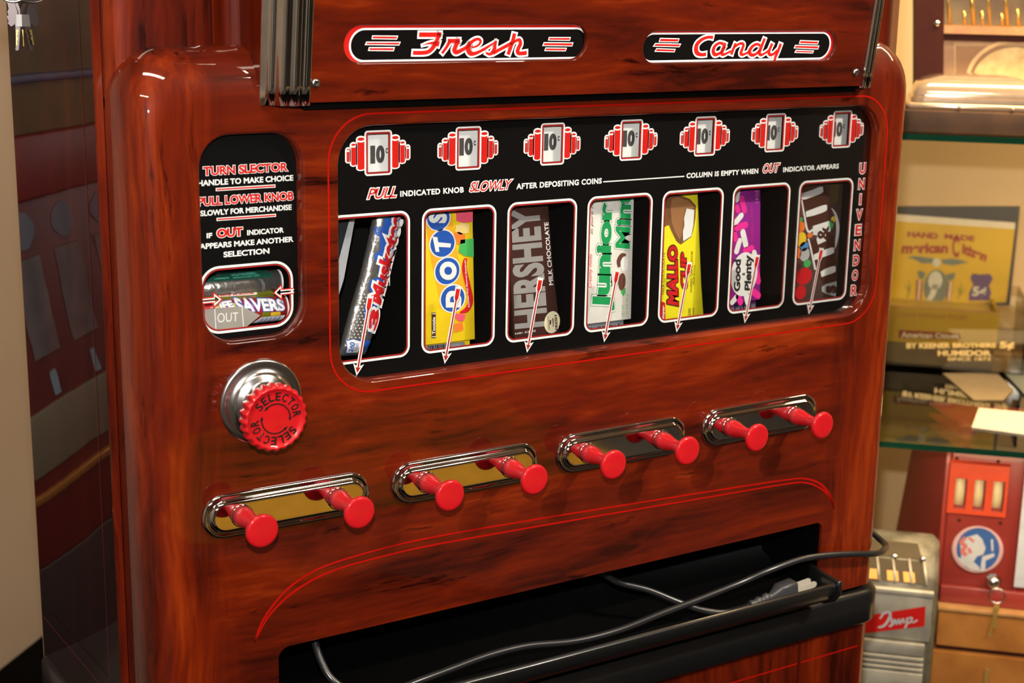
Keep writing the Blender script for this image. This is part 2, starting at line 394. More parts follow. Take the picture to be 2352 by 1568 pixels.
def lip(mb, pts, fr, prof):
    """prof: list of (inset towards the hole, depth)"""
    rings = []
    cx = (min(p[0] for p in pts)+max(p[0] for p in pts))/2; cz = (min(p[1] for p in pts)+max(p[1] for p in pts))/2; n = len(pts)
    nr = []
    for i in range(n):
        a, b = pts[i-1], pts[(i+1) % n]; dx, dy = b[0]-a[0], b[1]-a[1]; L = math.hypot(dx, dy) or 1; nr.append((-dy/L, dx/L))
    for ins, dep in prof: rings.append([fr.P(p[0]+q[0]*ins, p[1]+q[1]*ins, -dep) for p, q in zip(pts, nr)])
    mb.rings(rings); return rings
lp = [(0, 0), (.0008, .0003), (.0018, .0012), (.0026, .003), (.0029, .006), (.003, .012)]
lip(door, op_main, FACE, lp); lip(door, op_left, FACE, lp); lip(door, op_rec, FACE, [(0, 0), (.0006, .0006), (.0008, .002), (.0008, .004)])
doorp = obj('door_panel', door, LAQ, vm)
# pinstripes
def stripe(polyline, name='pinstripe', closed=False, fr=FACE, par=doorp, mt=PIN):
    k = Ink(fr, .0003); k.ribbon(polyline, sm=False, closed=closed); return k.make(name, mt, par)
stripe([(a, b, .0017) for a, b in rrect(-.0078, .6855, -.1655, .0920, .043, 14)], closed=True)
ar1 = [(-.0880, -.390, .0012), (-.079, -.370, .0022), (-.0586, -.348, .0024), (-.036, -.3355, .0022), (-.0092, -.3285, .002), (.045, -.3238, .0018), (.104, -.3226, .0018), (.21, -.3255, .0018), (.315, -.3295, .0018), (.44, -.3345, .0018), (.561, -.3400, .0018), (.595, -.3440, .002), (.620, -.3550, .0026), (.636, -.372, .0024), (.6436, -.389, .001)]
ar2 = [(-.0880, -.390, .0012), (-.072, -.366, .0022), (-.0453, -.3475, .0024), (-.0092, -.3362, .0021), (.045, -.3318, .0018), (.104, -.3308, .0018), (.21, -.3335, .0018), (.315, -.3368, .0018), (.44, -.341, .0018), (.561, -.3450, .0018), (.596, -.3490, .002), (.620, -.3600, .0022), (.636, -.374, .002), (.6436, -.389, .001)]
stripe(smooth(ar1, 5)); stripe(smooth(ar2, 5))
# lower door below the black belt
LZ0, LZ1 = CZ0+.02, -.548
low = MB()
for (x0, x1) in ((XL, .603), (.6045, XR)):
    def lo(t, x0=x0, x1=x1):
        i0 = .026*(1-math.sin(t)) if x0 == XL else .0012*(1-math.sin(t)); i1 = .026*(1-math.sin(t)) if x1 == XR else .0012*(1-math.sin(t)); return rrect(x0+i0, x1-i1, LZ0, LZ1, .0006, 2)
    sheet(low, FACE, lo(0), [])
    low.rings([[V((a, FY+.042*(1-math.cos(t)), b)) for a, b in lo(t)] for t in [PI/2*k/NT for k in range(NT+1)]]+[[V((a, .044, b)) for a, b in lo(PI/2)]])
lowo = obj('lower_door', low, LAQV, vm)
stripe([(-.17, -.5762, .0018), (.601, -.5762, .0018)], par=lowo); stripe([(.607, -.5762, .0018), (.70, -.5762, .0018)], par=lowo)
k = Ink(Fr((CX0, 0, 0), (0, 1, 0), (0, 0, 1), (-1, 0, 0)), .0004)
k.ribbon([(.075, -.44, .0012), (.075, .5, .0012)], sm=False); k.ribbon([(.075, -.44, .0012), (.08, -.455, .0012), (.30, -.458, .0012)], sm=False); k.make('pinstripe', mat('faint side pinstripe', (.14, .004, .003), .4), cabo)
for x in (CX0+.06, CX1-.06):
    for y in (CY0+.02, CY1-.05): obj('foot', MB().lathe((x, y, FLOOR), (0, 0, 1), [(0, .022), (.012, .024), (.03, .018), (.1, .02)], 20), CHROMEB, vm)
# black belt: front and both sides
belt = MB(); bz0, bz1 = -.546, -.5015; ring_ = []
def beltprof(off, z):
    o2 = off-.003; pts = [(CX0-off, CY1-.03), (CX0-off, .040), (XL-o2, .036), (XL-o2, .02)]; n = 10; r = .030
    for k in range(n+1): a = PI+PI/2*k/n; pts.append((XL-o2+r+r*math.cos(a), FY-.003-off+r+r*math.sin(a)))
    for k in range(n+1): a = 1.5*PI+PI/2*k/n; pts.append((XR+o2-r+r*math.cos(a), FY-.003-off+r+r*math.sin(a)))
    pts += [(XR+o2, .02), (XR+o2, .036), (CX1+off, .040), (CX1+off, CY1-.03)]; return [V((a, b, z)) for a, b in pts]
seq = [(-.006, bz1), (0, bz1), (.0035, bz1-.0015), (.006, bz1-.005), (.006, bz0+.005), (.0035, bz0+.0015), (0, bz0), (-.006, bz0)]
belt.rings([beltprof(o_, z_) for o_, z_ in seq], closed=False)
obj('belt', belt, BLACK, vm)
# delivery recess + tray
rec = MB()
prof = [(-.006, -.400), (.045, -.385), (.085, -.41), (.098, -.435), (.088, -.470), (.055, -.488), (-.006, -.4915)]
for x in (-.0637, .6267):
    rec.add([V((x, y, z)) for y, z in prof], [tuple(range(len(prof)))])
rec.rings([[V((-.0637, y, z)) for y, z in prof], [V((.6267, y, z)) for y, z in prof]], closed=False)
obj('delivery_chute', rec, CHUTE, vm)
tray = MB()
tp = [(-.005, -.4935), (-.03, -.4915), (-.046, -.486), (-.055, -.478), (-.0585, -.470), (-.0585, -.4625), (-.055, -.4595), (-.0515, -.4615), (-.0515, -.469), (-.046, -.4765), (-.035, -.4815), (-.005, -.484)]
tray.rings([[V((-.080, y, z)) for y, z in tp], [V((.610, y, z)) for y, z in tp]], True, True, True)
tro = obj('delivery_tray', tray, BLACK, vm, bevel=.0012)
for x in (-.082, .612):
    b = MB(); sgn = 1
    side = [(FY+.001, -.452), (-.030, -.4555), (-.050, -.4572), (-.0605, -.4568), (-.0625, -.463), (-.061, -.474), (-.055, -.484), (-.040, -.492), (FY+.001, -.4955)]
    b.rings([[V((x-.002, y, z)) for y, z in side], [V((x+.004, y, z)) for y, z in side]], True, True, True)
    obj('end_cap', b, BLACK, tro, bevel=.0014)
# selector knob
sc = MB(); sy = FY
sc.lathe((sel_c[0], sy+.0005, sel_c[1]), (0, -1, 0), [(0, .0385), (.0012, .0395), (.0028, .0388), (.0035, .037), (.0035, .0335), (.0045, .0285), (.0065, .0270), (.0080, .0255), (.0085, .0215), (.011, .0188), (.0155, .0178), (.0245, .0175)], 56)
obj('selector_base', sc, CHROMEB, vm)
kn = MB(); NS = 24; RK = .0305; kc = V((-.079, 0, -.1662))
def scal(r, amp, n=NS*8): return [(r+amp*math.cos(NS*2*PI*k/n), 2*PI*k/n) for k in range(n)]
def kring(r, amp, y): return [V((kc.x+a*math.cos(t), y, kc.z+a*math.sin(t))) for a, t in scal(r, amp)]
kn.rings([kring(.015, 0, FY-.023), kring(.0255, .0002, FY-.0235), kring(.0288, .0011, FY-.0255), kring(.0296, .0015, FY-.030), kring(.0296, .0014, FY-.035), kring(.0290, .0007, FY-.0385), kring(.0272, .0003, FY-.0398), kring(.0262, 0, FY-.0395), kring(.0256, 0, FY-.0382), kring(.02, 0, FY-.0380), kring(.0115, 0, FY-.0380), kring(.009, 0, FY-.0383), kring(.0001, 0, FY-.0385)])
kno = obj('selector_knob', kn, REDKNOB, vm)
KF = Fr((kc.x, FY-.038, kc.z), (1, 0, 0), (0, 0, 1), (0, -1, 0))
ins = Ink(KF, .0009); side_m = MB()
m_kblack = mat('raised black lettering', (.010, .008, .008), .3, coat=.4)
def arctext(word, rad, a0, a1, h, wch):
    for i, ch in enumerate(word):
        a = a0+(a1-a0)*i/(len(word)-1); c, s_ = math.cos(a), math.sin(a); cx, cz = rad*c, rad*s_
        tx, tz = s_, -c        # reading direction clockwise
        q = [(cx-tx*wch/2-c*h/2, cz-tz*wch/2-s_*h/2), (cx+tx*wch/2-c*h/2, cz+tz*wch/2-s_*h/2), (cx+tx*wch/2+c*h/2, cz+tz*wch/2+s_*h/2), (cx-tx*wch/2+c*h/2, cz-tz*wch/2+s_*h/2)]
        ins.text(ch, q, .012)
D_ = math.radians
arctext('SELECTOR', .0200, D_(141), D_(5), .0074, .0048); arctext('SELECTOR', .0200, D_(321), D_(185), .0074, .0048)
for b0 in (128, 308):
    pts = [(.0134*math.cos(D_(b0-a)), .0134*math.sin(D_(b0-a)), .0010) for a in range(0, 131, 6)]
    ins.ribbon(pts, sm=False)
    for a, sg in ((b0+1, 1), (b0-131, -1)):
        c, s_ = math.cos(D_(a)), math.sin(D_(a)); tx, tz = -s_*sg, c*sg
        p = (.0134*c, .0134*s_); ins.poly([[(p[0]+tx*.0030, p[1]+tz*.0030), (p[0]-tx*.0006+c*.0014, p[1]-tz*.0006+s_*.0014), (p[0]-tx*.0006-c*.0014, p[1]-tz*.0006-s_*.0014)]])
lo_ = ins.make('lettering', m_kblack, kno)
md = lo_.modifiers.new('relief', 'SOLIDIFY'); md.thickness = .0012; md.offset = -1
# escutcheon plates and pull knobs
for c in esc_c:
    e = MB()
    spec = [(.0835, .0207, .0003), (.0832, .0210, .0016), (.0818, .0197, .0032), (.0795, .0174, .0040), (.0778, .0160, .0036), (.0768, .0152, .0024), (.0758, .0142, .0022), (.0745, .0130, .0034), (.0738, .0122, .0062), (.0728, .0112, .0074), (.0716, .0100, .0074), (.0708, .0092, .0066)]
    spec = [(.0835, .0207, .0003), (.0833, .0210, .0020), (.0820, .0198, .0036), (.0800, .0180, .0040), (.0785, .0165, .0030), (.0776, .0157, .0028), (.0768, .0149, .0046), (.0755, .0137, .0068), (.0740, .0122, .0074), (.0725, .0107, .0072)]
    rg = [[FACE.P(a, b, l) for a, b in stadium(c, ESZ, hl, r)] for hl, r, l in spec]
    e.rings(rg, True, False, True)
    eo = obj('escutcheon', e, CHROME, vm)
KX0, KY = -.0998, -.0657
kpr = [(.0040, .0100), (.0045, .0108), (.0075, .0108), (.0078, .0098)]
kp2 = [(.0072, .0092), (.0150, .0092), (.018, .0088), (.024, .0074), (.031, .0062), (.038, .0060), (.0430, .0072), (.0465, .0105), (.0480, .0135), (.0492, .0149), (.0508, .01535), (.0524, .0150), (.0534, .0138), (.0537, .012), (.0538, .006), (.0538, .0003)]
kproto = None
for i in range(8):
    c = V((KX0+.095*i, FY, ESZ-.0003))
    if kproto is None:
        kproto = obj('pull_knob', MB().lathe((c.x, FY, c.z), (0, -1, 0), kp2, 40), REDPL, vm)
        cproto = obj('collar', MB().lathe((c.x, FY, c.z), (0, -1, 0), kpr, 28), CHROME, kproto)
    else:
        a = kproto.copy(); COL.objects.link(a); a.parent = vm; a.location.x += .095*i; ORG[a.name] = ORG[kproto.name]
        b = cproto.copy(); COL.objects.link(b); b.parent = a
# --- upper cabinet front with fluted columns beside the marquee
up = MB()
def arcp(cx, cy, r, a0, a1, n=8, ry=None): return [(cx+r*math.cos(D_(a0+(a1-a0)*k/n)), cy+(ry or r)*math.sin(D_(a0+(a1-a0)*k/n))) for k in range(n+1)]
left = [(XL, .044)]+arcp(XL+.022, .040, .022, 180, 262, 8, .014)+[(-.150, .0245), (-.130, .0235), (-.115, .0245)]+arcp(-.112, .044, .020, 285, 352, 7)+[(-.0905, .0475)]+[(-.0890, .0475)]+arcp(-.068, .046, .020, 188, 262, 7)+[(-.05, .028), (-.03, .030), (.0, .05)]
right = [(.54-x+.02, y) for x, y in left[::-1]]
right = [(min(x, XR), y) for x, y in right]
prf = left+right
up.rings([[V((x, y, z)) for x, y in prf] for z in (.10, .52)], closed=False)
obj('upper_panel', up, LAQV, vm)
# --- marquee
HY0 = -.030; SL = -.125
HF = Fr((0, HY0, .105), (1, 0, 0), (0, SL, 1), (0, -1, SL))
hx0, hx1 = -.0345, .622
mq = MB()
def hp(pts): return [HF.px(*p) for p in pts]
def px_stadium(l, r_, tl, tr, bl, br, n=10):
    """stadium from extents in the marquee plane"""
    a = HF.px(*l); b = HF.px(*r_); t = (HF.px(*tl)[1]+HF.px(*tr)[1])/2; bo = (HF.px(*bl)[1]+HF.px(*br)[1])/2
    return a[0], b[0], bo, t
f = px_stadium((788.5, 100), (1350, 105), (850, 51), (1320, 58), (850, 145), (1320, 142))
c_ = px_stadium((1477.7, 100), (1921, 110), (1510, 65), (1880, 71), (1510, 144.5), (1880, 144.5))
FH = rrect(f[0], f[1], f[2], f[3], (f[3]-f[2])/2-.0001, 10); CH = rrect(c_[0], c_[1], c_[2], c_[3], (c_[3]-c_[2])/2-.0001, 10)
sheet(mq, HF, [(hx0, 0), (hx1, 0), (hx1, .30), (hx0, .30)], [FH, CH])
lph = [(0, 0), (.0006, .0003), (.0012, .0012), (.0015, .0045)]
lip(mq, FH, HF, lph); lip(mq, CH, HF, lph)
HTOPY = HF.P(0, .30).y; HTOPZ = HF.P(0, .30).z
sx0, sx1 = -.0722, .652
mq.add([V((sx0+.006, -.012, .101)), V((sx1-.006, -.012, .101)), V((sx1-.006, .06, .101)), V((sx0+.006, .06, .101))], [(0, 1, 2, 3)])
mq.add([HF.P(hx0, 0), HF.P(hx1, 0), V((hx1, -.012, .101)), V((hx0, -.012, .101))], [(0, 1, 2, 3)])
mq.add([HF.P(hx0, .30), HF.P(hx1, .30), V((hx1, .06, HTOPZ+.03)), V((hx0, .06, HTOPZ+.03))], [(0, 1, 2, 3)])
obj('shadow_strip', MB().box(hx0, hx1, FY-.010, FY-.0006, .0985, .1025), CHUTE, vm)  # black strip in place of the shade under the marquee
mqo = obj('marquee_panel', mq, LAQ, vm)
for x in (sx0, sx1-.006):
    chk = MB().rings([[V((x, -.010, .101)), V((x, .06, .101)), V((x, .06, HTOPZ+.03)), V((x, -.045, HTOPZ))], [V((x+.006, -.010, .101)), V((x+.006, .06, .101)), V((x+.006, .06, HTOPZ+.03)), V((x+.006, -.045, HTOPZ))]], True, True, True, smooth=False)
    obj('marquee_cheek', chk, LAQV, vm)
# sign plates
def ribs(ink, fr, strokes, org, add=0, k=1):
    ox, oy, s_ = org
    for st in strokes:
        pts = []
        for x, y, w in st:
            u, v = fr.px(ox+x/s_, oy+y/s_); e = fr.px(ox+(x+w)/s_, oy+y/s_)
            pts.append((u, v, abs(e[0]-u)*k))
        ink.ribbon(pts, add)
fresh = [[(308, 216, 68), (680, 216, 68)], [(655, 195, 66), (600, 330, 62), (545, 430, 68), (470, 500, 62), (380, 521, 60), (205, 521, 60)], [(365, 396, 4), (450, 368, 22), (540, 355, 40), (600, 365, 60), (648, 378, 76)],
         [(830, 320, 50), (775, 420, 48), (695, 532, 42)], [(795, 320, 60), (995, 320, 60)], [(970, 310, 75), (915, 430, 70), (903, 480, 70), (935, 513, 65), (1000, 490, 60), (1100, 430, 50), (1170, 368, 50)],
         [(1130, 410, 60), (1170, 360, 55), (1240, 308, 48), (1310, 290, 40), (1348, 330, 38), (1310, 390, 34), (1240, 424, 26), (1190, 425, 26)], [(1165, 385, 60), (1135, 455, 72), (1170, 522, 76), (1230, 537, 56), (1330, 500, 46), (1450, 432, 40), (1612, 325, 12)],
         [(1612, 322, 26), (1588, 400, 55), (1580, 450, 62), (1555, 505, 62), (1500, 545, 42), (1435, 520, 28)], [(1560, 528, 50), (1680, 460, 50), (1800, 395, 50), (1870, 350, 40)], [(1920, 195, 60), (1880, 350, 60), (1810, 550, 60)],
         [(1865, 375, 26), (1950, 315, 42), (2005, 305, 46), (2018, 370, 60), (1985, 440, 62), (1970, 500, 62), (2005, 532, 55), (2125, 522, 58)]]
candy = [[(655, 255, 56), (560, 245, 50), (430, 285, 60), (310, 385, 78), (272, 500, 92), (300, 600, 82), (390, 640, 60), (500, 628, 66)],
         [(890, 400, 48), (800, 378, 46), (700, 445, 62), (660, 550, 74), (690, 630, 68), (760, 630, 56), (850, 570, 48), (930, 450, 46)], [(935, 378, 56), (890, 490, 66), (855, 600, 66), (885, 640, 52), (960, 610, 42), (1060, 555, 36)],
         [(1165, 382, 52), (1110, 520, 56), (1070, 640, 56)], [(1130, 480, 34), (1230, 405, 44), (1305, 385, 48), (1342, 425, 56), (1310, 520, 62), (1282, 605, 62), (1320, 640, 48), (1400, 610, 40), (1480, 560, 36)],
         [(1720, 440, 38), (1650, 402, 46), (1560, 440, 58), (1490, 530, 72), (1490, 620, 66), (1560, 650, 56), (1650, 600, 50), (1720, 520, 46)], [(1820, 272, 58), (1760, 430, 60), (1702, 590, 64), (1735, 645, 52), (1800, 620, 42), (1890, 560, 38)],
         [(1990, 388, 60), (1940, 500, 58), (1912, 590, 64), (1950, 643, 56), (2020, 620, 48), (2100, 540, 42)], [(2182, 392, 62), (2120, 560, 62), (2060, 700, 58), (2040, 790, 56)]]
def bars(ink, fr, ox, oy, s_, qs, off=0):
    for q in qs:
        p = fr.z(ox, oy, s_, q)
        ink.poly([p], off)
DEP = .0042
for nm, hole, st, org, wl, wr, sgn in (('Fresh', FH, fresh, (920, 50, 7.35), (801.5, 100), (1348.5, 105), 1), ('Candy', CH, candy, (1570, 60, 9.8), (1474, 100), (1907, 108), -1)):
    x0 = min(p[0] for p in hole); x1 = max(p[0] for p in hole); z0 = min(p[1] for p in hole); z1 = max(p[1] for p in hole)
    SF = Fr(HF.P(0, 0, -DEP), HF.U, HF.V, HF.N)
    k = Ink(SF, 0); k.poly([rrect(x0, x1, z0, z1, (z1-z0)/2-.0001, 10)]); plate = k.make('sign_plate', REDPRINT, vm); plate['label'] = 'red, white and black sign plate reading '+nm
    a = SF.px(*wl)[0]; b = SF.px(*wr)[0]
    if nm == 'Fresh': zt = (SF.px(900, 60.5)[1]+SF.px(1300, 66)[1])/2; zb = (SF.px(900, 138.5)[1]+SF.px(1300, 138)[1])/2
    else: zt = (SF.px(1550, 71.5)[1]+SF.px(1860, 76)[1])/2; zb = (SF.px(1550, 138.8)[1]+SF.px(1860, 139.5)[1])/2
    if nm == 'Candy': a = x0+.0002
    r1 = (zt-zb)/2-.0001
    k = Ink(SF, .0002); k.poly([rrect(a, b, zb, zt, r1, 10), rrect(a+.0018, b-.0018, zb+.0018, zt-.0018, r1-.0018, 10)]); k.make('white_line', WHITEPRINT, plate)
    k = Ink(SF, .0002); k.poly([rrect(a+.0018, b-.0018, zb+.0018, zt-.0018, r1-.0018, 10)]); k.make('black_field', BLACKPRINT, plate)
    wk = Ink(SF, .0004); rk = Ink(SF, .0006)
    ribs(wk, SF, st, org, .0034); ribs(rk, SF, st, org, 0)
    if nm == 'Fresh': qs = [[(515, 270), (715, 272), (705, 303), (510, 300)], [(470, 318), (735, 318), (722, 348), (457, 345)], [(490, 360), (690, 360), (680, 392), (482, 390)], [(1868, 283), (2038, 283), (2030, 312), (1862, 310)], [(1830, 322), (2058, 324), (2048, 355), (1817, 352)], [(1843, 363), (2008, 365), (1998, 393), (1833, 391)]]; o3 = (700, 0, 3.336)
    else: qs = [[(285, 214), (397, 217), (388, 240), (277, 238)], [(258, 243), (406, 247), (395, 268), (243, 264)], [(265, 272), (375, 277), (367, 297), (253, 293)], [(1080, 227), (1188, 231), (1180, 252), (1073, 248)], [(1052, 254), (1190, 258), (1182, 280), (1043, 274)], [(1056, 282), (1160, 286), (1152, 303), (1047, 299)]]; o3 = (1400, 0, 2.4706)
    bars(wk, SF, *o3, qs); bars(rk, SF, *o3, qs, -.0009)
    wk.make('lettering', WHITEPRINT, plate); rk.make('lettering', REDPRINT, plate)
# rivets
for (x, v_) in ((-.0285, .0165), (.6105, .0145)):
    p = HF.P(x, v_, 0); obj('rivet', MB().lathe(p, -HF.N*-1, [(0, .0044), (.001, .0043), (.002, .0032), (.0024, .0018), (.0019, .0012), (.0019, .0002)], 24), CHROMEB, vm)
# chrome pilasters
for (xa, xb) in ((-.0715, -.0345), (.622, .648)):
    c = MB(); w = xb-xa; pts = []
    nrib = 3
    base = [(xa, -.010)]
    n = 48; flip = xa > 0
    for k in range(n+1):
        t = k/n; x = xa+w*t
        tt = 1-t if flip else t
        big = .030*(1-abs(1-tt)**3.2)**.9 if tt < 1 else .030
        rib = .0032*abs(math.sin(PI*(tt*3.6+.1)))
        base.append((x, -(big+rib)+.003))
    base.append((xb, -.010))
    ringsl = []
    for z, sc_ in ((.1025, 1.0), (.12, 1.0), (.16, 1.0), (.22, 1.0), (.42, 1.0)):
        ringsl.append([V((x, y+(SL*(z-.105)-.004)*1 , z)) for x, y in base])
    c.rings(ringsl, True, True, True)
    obj('chrome_pilaster', c, CHROME, vm)
# side knob on the right cheek
obj('side_bolt', MB().lathe((.655, .01, .162), (1, 0, 0), [(0, .010), (.004, .011), (.009, .008), (.011, .002)], 20), CHROMEB, vm)

# ---------------- instruction glass, main panel
WX = [.095*i for i in range(7)]; WW = .0823; WZ = -.1403
MX = [.0490, .1447, .2406, .3366, .4327, .5298, .6282]; MZ = .0548
def win_in(i): return rrect(WX[i]+.0036, WX[i]+WW-.0036, WZ+.0036, -.0036, .0070, 6)
def med_in(i): return rrect(MX[i]-.0105, MX[i]+.0105, MZ-.0172, MZ+.0172, .0008, 3)
pan = MB(); outer = rrect(-.004, .682, -.161, .0865, .035)
PB = Fr((0, .0015, 0), (1, 0, 0), (0, 0, 1), (0, -1, 0))
sheet(pan, PB, outer, [win_in(i) for i in range(7)]+[med_in(i) for i in range(7)])
pano = obj('instruction_panel', pan, BLACKPRINT, vm); pano['label'] = 'wide black printed panel with seven windows and seven price frames'
def frame_print(x0, x1, z0, z1, r, par):
    k = Ink(PB, .0003); k.poly([rrect(x0, x1, z0, z1, r), rrect(x0+.0022, x1-.0022, z0+.0022, z1-.0022, r-.0022)]); k.make('white_frame', WHITEPRINT, par)
    k = Ink(PB, .0003); k.poly([rrect(x0+.0026, x1-.0026, z0+.0026, z1-.0026, r-.0026), rrect(x0+.0038, x1-.0038, z0+.0038, z1-.0038, r-.0036)]); k.make('red_frame', DREDPRINT, par)
for i in range(7): frame_print(WX[i], WX[i]+WW, WZ, 0, .0105, pano)
# arrows
for i in range(7):
    tip = V((.0255+.0951*i, -.1525)); tl = V((.0409+.0948*i, -.0757)); d = (tl-tip).normalized(); nn = V((-d.y, d.x))
    L = (tl-tip).length
    def A(pts): return [tuple(tip+d*a+nn*b) for a, b in pts]
    wo = [(0, 0), (.0115, .0058), (.0095, .0019), (L-.0165, .0019), (L-.0135, .0033), (L-.001, .0033), (L-.0025, .0012), (L-.001, 0), (L-.0025, -.0012), (L-.001, -.0033), (L-.0135, -.0033), (L-.0165, -.0019), (.0095, -.0019), (.0115, -.0058)]
    ro = [(.0028, 0), (.0085, .0028), (.0078, .0008), (L-.0160, .0008), (L-.0130, .0021), (L-.0035, .0021), (L-.0048, .0008), (L-.0035, 0), (L-.0048, -.0008), (L-.0035, -.0021), (L-.0130, -.0021), (L-.0160, -.0008), (.0078, -.0008), (.0085, -.0028)]
    Ink(PB, .0006).poly([A(wo)]).make('arrow', WHITEPRINT, pano); Ink(PB, .0008).poly([A(ro)]).make('arrow', DREDPRINT, pano)
    Ink(PB, .0009).poly([A([(L-.0130, .0021), (L-.0035, .0021), (L-.0048, .0008), (L-.0035, 0), (L-.0048, -.0008), (L-.0035, -.0021), (L-.0130, -.0021)])]).make('arrow', REDPRINT, pano)
# price medallions
mm = .001
tubes = [(-17.6, 6.9, 32.0, .3), (-25.1, 4.7, 22.5, -.2), (-30.7, 2.7, 14.8, -.8)]
for i in range(7):
    dk = Ink(PB, .0005); cx = MX[i]
    for sgn in (-1, 1):
        wk = Ink(PB, .0003); rk = Ink(PB, .0006)
        for (tx, w, h, dz) in tubes[::-1]:
            x = cx-sgn*tx*mm; ww = w*mm; hh = h*mm; z0 = MZ+dz*mm-hh/2; z1 = MZ+dz*mm+hh/2; o_ = .0015
            top = [(x+(ww/2+o_)*math.cos(t), z1-.0032+.0032*math.sin(t)) for t in [PI*k/10 for k in range(11)]]
            bot = [(x+(ww/2+o_)*math.cos(t), z0+.0026+.0026*math.sin(t)) for t in [PI+PI*k/10 for k in range(11)]]
            wk.poly([top+bot])
            er = ww*.21; bt = [(x+ww/2*math.cos(t), z0+.0026+.0014*math.sin(t)) for t in [PI+PI*k/8 for k in range(9)]]
            zt = z1-.0018-er*2-.0014; tt = [(x+ww/2*math.cos(t), zt+er*.8-er*.8*math.sin(t)) for t in [PI*k/8 for k in range(9)]]
            rk.poly([bt+tt]); rk.disc(x, z1-.0016-er, ww/2, er, 18)
        wk.make('price_emblem', WHITEPRINT, pano); rk.make('price_emblem', REDPRINT, pano)
    fo = rrect(cx-.0142, cx+.0142, MZ-.0206, MZ+.0206, .0034)
    wk2 = Ink(PB, .0007); wk2.poly([fo, rrect(cx-.0125, cx+.0125, MZ-.0190, MZ+.0190, .0018)]); dk.l = .0007
    dk.poly([rrect(cx-.0124, cx+.0124, MZ-.0189, MZ+.0189, .0018), rrect(cx-.0107, cx+.0107, MZ-.0174, MZ+.0174, .0006)])
    wk2.make('price_frame', WHITEPRINT, pano); dk.make('price_frame', DREDPRINT, pano)
    # card behind
    pc = obj('price_card', MB().box(cx-.0135+.008*(i > 5)*0, cx+.0155, .0085, .0093, MZ-.0215, MZ+.0185), PAPER, vm)
    CF_ = Fr((0, .0085, 0), (1, 0, 0), (0, 0, 1), (0, -1, 0)); sh = [-.0044, -.0056, -.0051, -.0051, -.0050, -.0058, -.0070][i]; up_ = [-.002, .001, .0015, .001, -.0005, -.0005, -.0005][i]
    k = Ink(CF_, .0003); a0 = cx+sh
    k.text('1', R4(a0, MZ-.0085+up_, a0+.0050, MZ+.0080+up_), .06); k.text('0', R4(a0+.0058, MZ-.0085+up_, a0+.0148, MZ+.0080+up_), .07); k.text('C', R4(a0+.0158, MZ+.0002+up_, a0+.0182, MZ+.0053+up_), .07)
    k.make('lettering', mat('dark grey print', (.05, .045, .045), .6), pc)
# main wording
wk = Ink(PB, .0003); ok = Ink(PB, .0002); rk = Ink(PB, .0004)
def both(t, q, w=.03, sh=0, sp=1.0, o=.075): ok.text(t, q, w, o, sp, sh); rk.text(t, q, w, 0, sp, sh)
both('PULL', R4(.0378, .0130, .0676, .0225), .01, .35); both('SLOWLY', R4(.1468, .0132, .1948, .0225), .01, .35); both('OUT', R4(.5155, .0120, .5398, .0215), .01, .35)
wk.text('INDICATED KNOB', R4(.0718, .0130, .1404, .0186), .04, sp=1.1); wk.text('AFTER DEPOSITING COINS', R4(.1996, .0125, .3016, .0183), .04, sp=1.1)
wk.text('COLUMN IS EMPTY WHEN', R4(.4103, .0118, .5088, .0174), .04, sp=1.1); wk.text('INDICATOR APPEARS', R4(.5446, .0112, .6275, .0168), .04, sp=1.1)
wk.poly([R4(.3035, .0136, .4075, .0148)])
for i, ch in enumerate('UNIVENDOR'):
    z1 = .0163-.01756*i; hw = .0046 if ch != 'I' else .0012; both(ch, R4(.6648-hw, z1-.0128, .6648+hw, z1-.0010), .03, .0, o=.06)
ok.make('lettering', WHITEPRINT, pano); rk.make('lettering', REDPRINT, pano); wk.make('lettering', WHITEPRINT, pano)
# ---------------- small left panel
sw = (-.1256, -.0374, -.0973, -.0368)
pan2 = MB(); sheet(pan2, PB, rrect(-.134, -.026, -.109, .084, .03), [rrect(sw[0]+.0036, sw[1]-.0036, sw[2]+.0036, sw[3]-.0036, .0145)])
pan2o = obj('instruction_panel', pan2, BLACKPRINT, vm); pan2o['label'] = 'small upright black panel with selector instructions'
frame_print(sw[0], sw[1], sw[2], sw[3], .0180, pan2o)
wk = Ink(PB, .0003); ok = Ink(PB, .0002); rk = Ink(PB, .0004); rk2 = Ink(PB, .0006)
both('TURN SLECTOR', R4(-.1193, .0428, -.0407, .0505), .035, o=.05); both('PULL LOWER KNOB', R4(-.1246, .0168, -.0357, .0245), .035, o=.05); both('OUT', R4(-.1085, -.0119, -.0846, -.0040), .05, o=.06)
wk.text('HANDLE TO MAKE CHOICE', R4(-.1247, .0340, -.0356, .0392), .035); wk.text('SLOWLY FOR MERCHANDISE', R4(-.1230, .0080, -.0376, .0130), .035)
wk.text('IF', R4(-.1180, -.0115, -.1128, -.0070), .04); wk.text('INDICATOR', R4(-.0805, -.0118, -.0455, -.0070), .035)
wk.text('APPEARS MAKE ANOTHER', R4(-.1247, -.0208, -.0363, -.0158), .035); wk.text('SELECTION', R4(-.1030, -.0296, -.0597, -.0245), .035)
for z in (.0303, .0043):
    wk.poly([R4(-.1085, z-.0014, -.0528, z+.0014)]); rk2.poly([R4(-.1078, z-.0006, -.0535, z+.0006)])
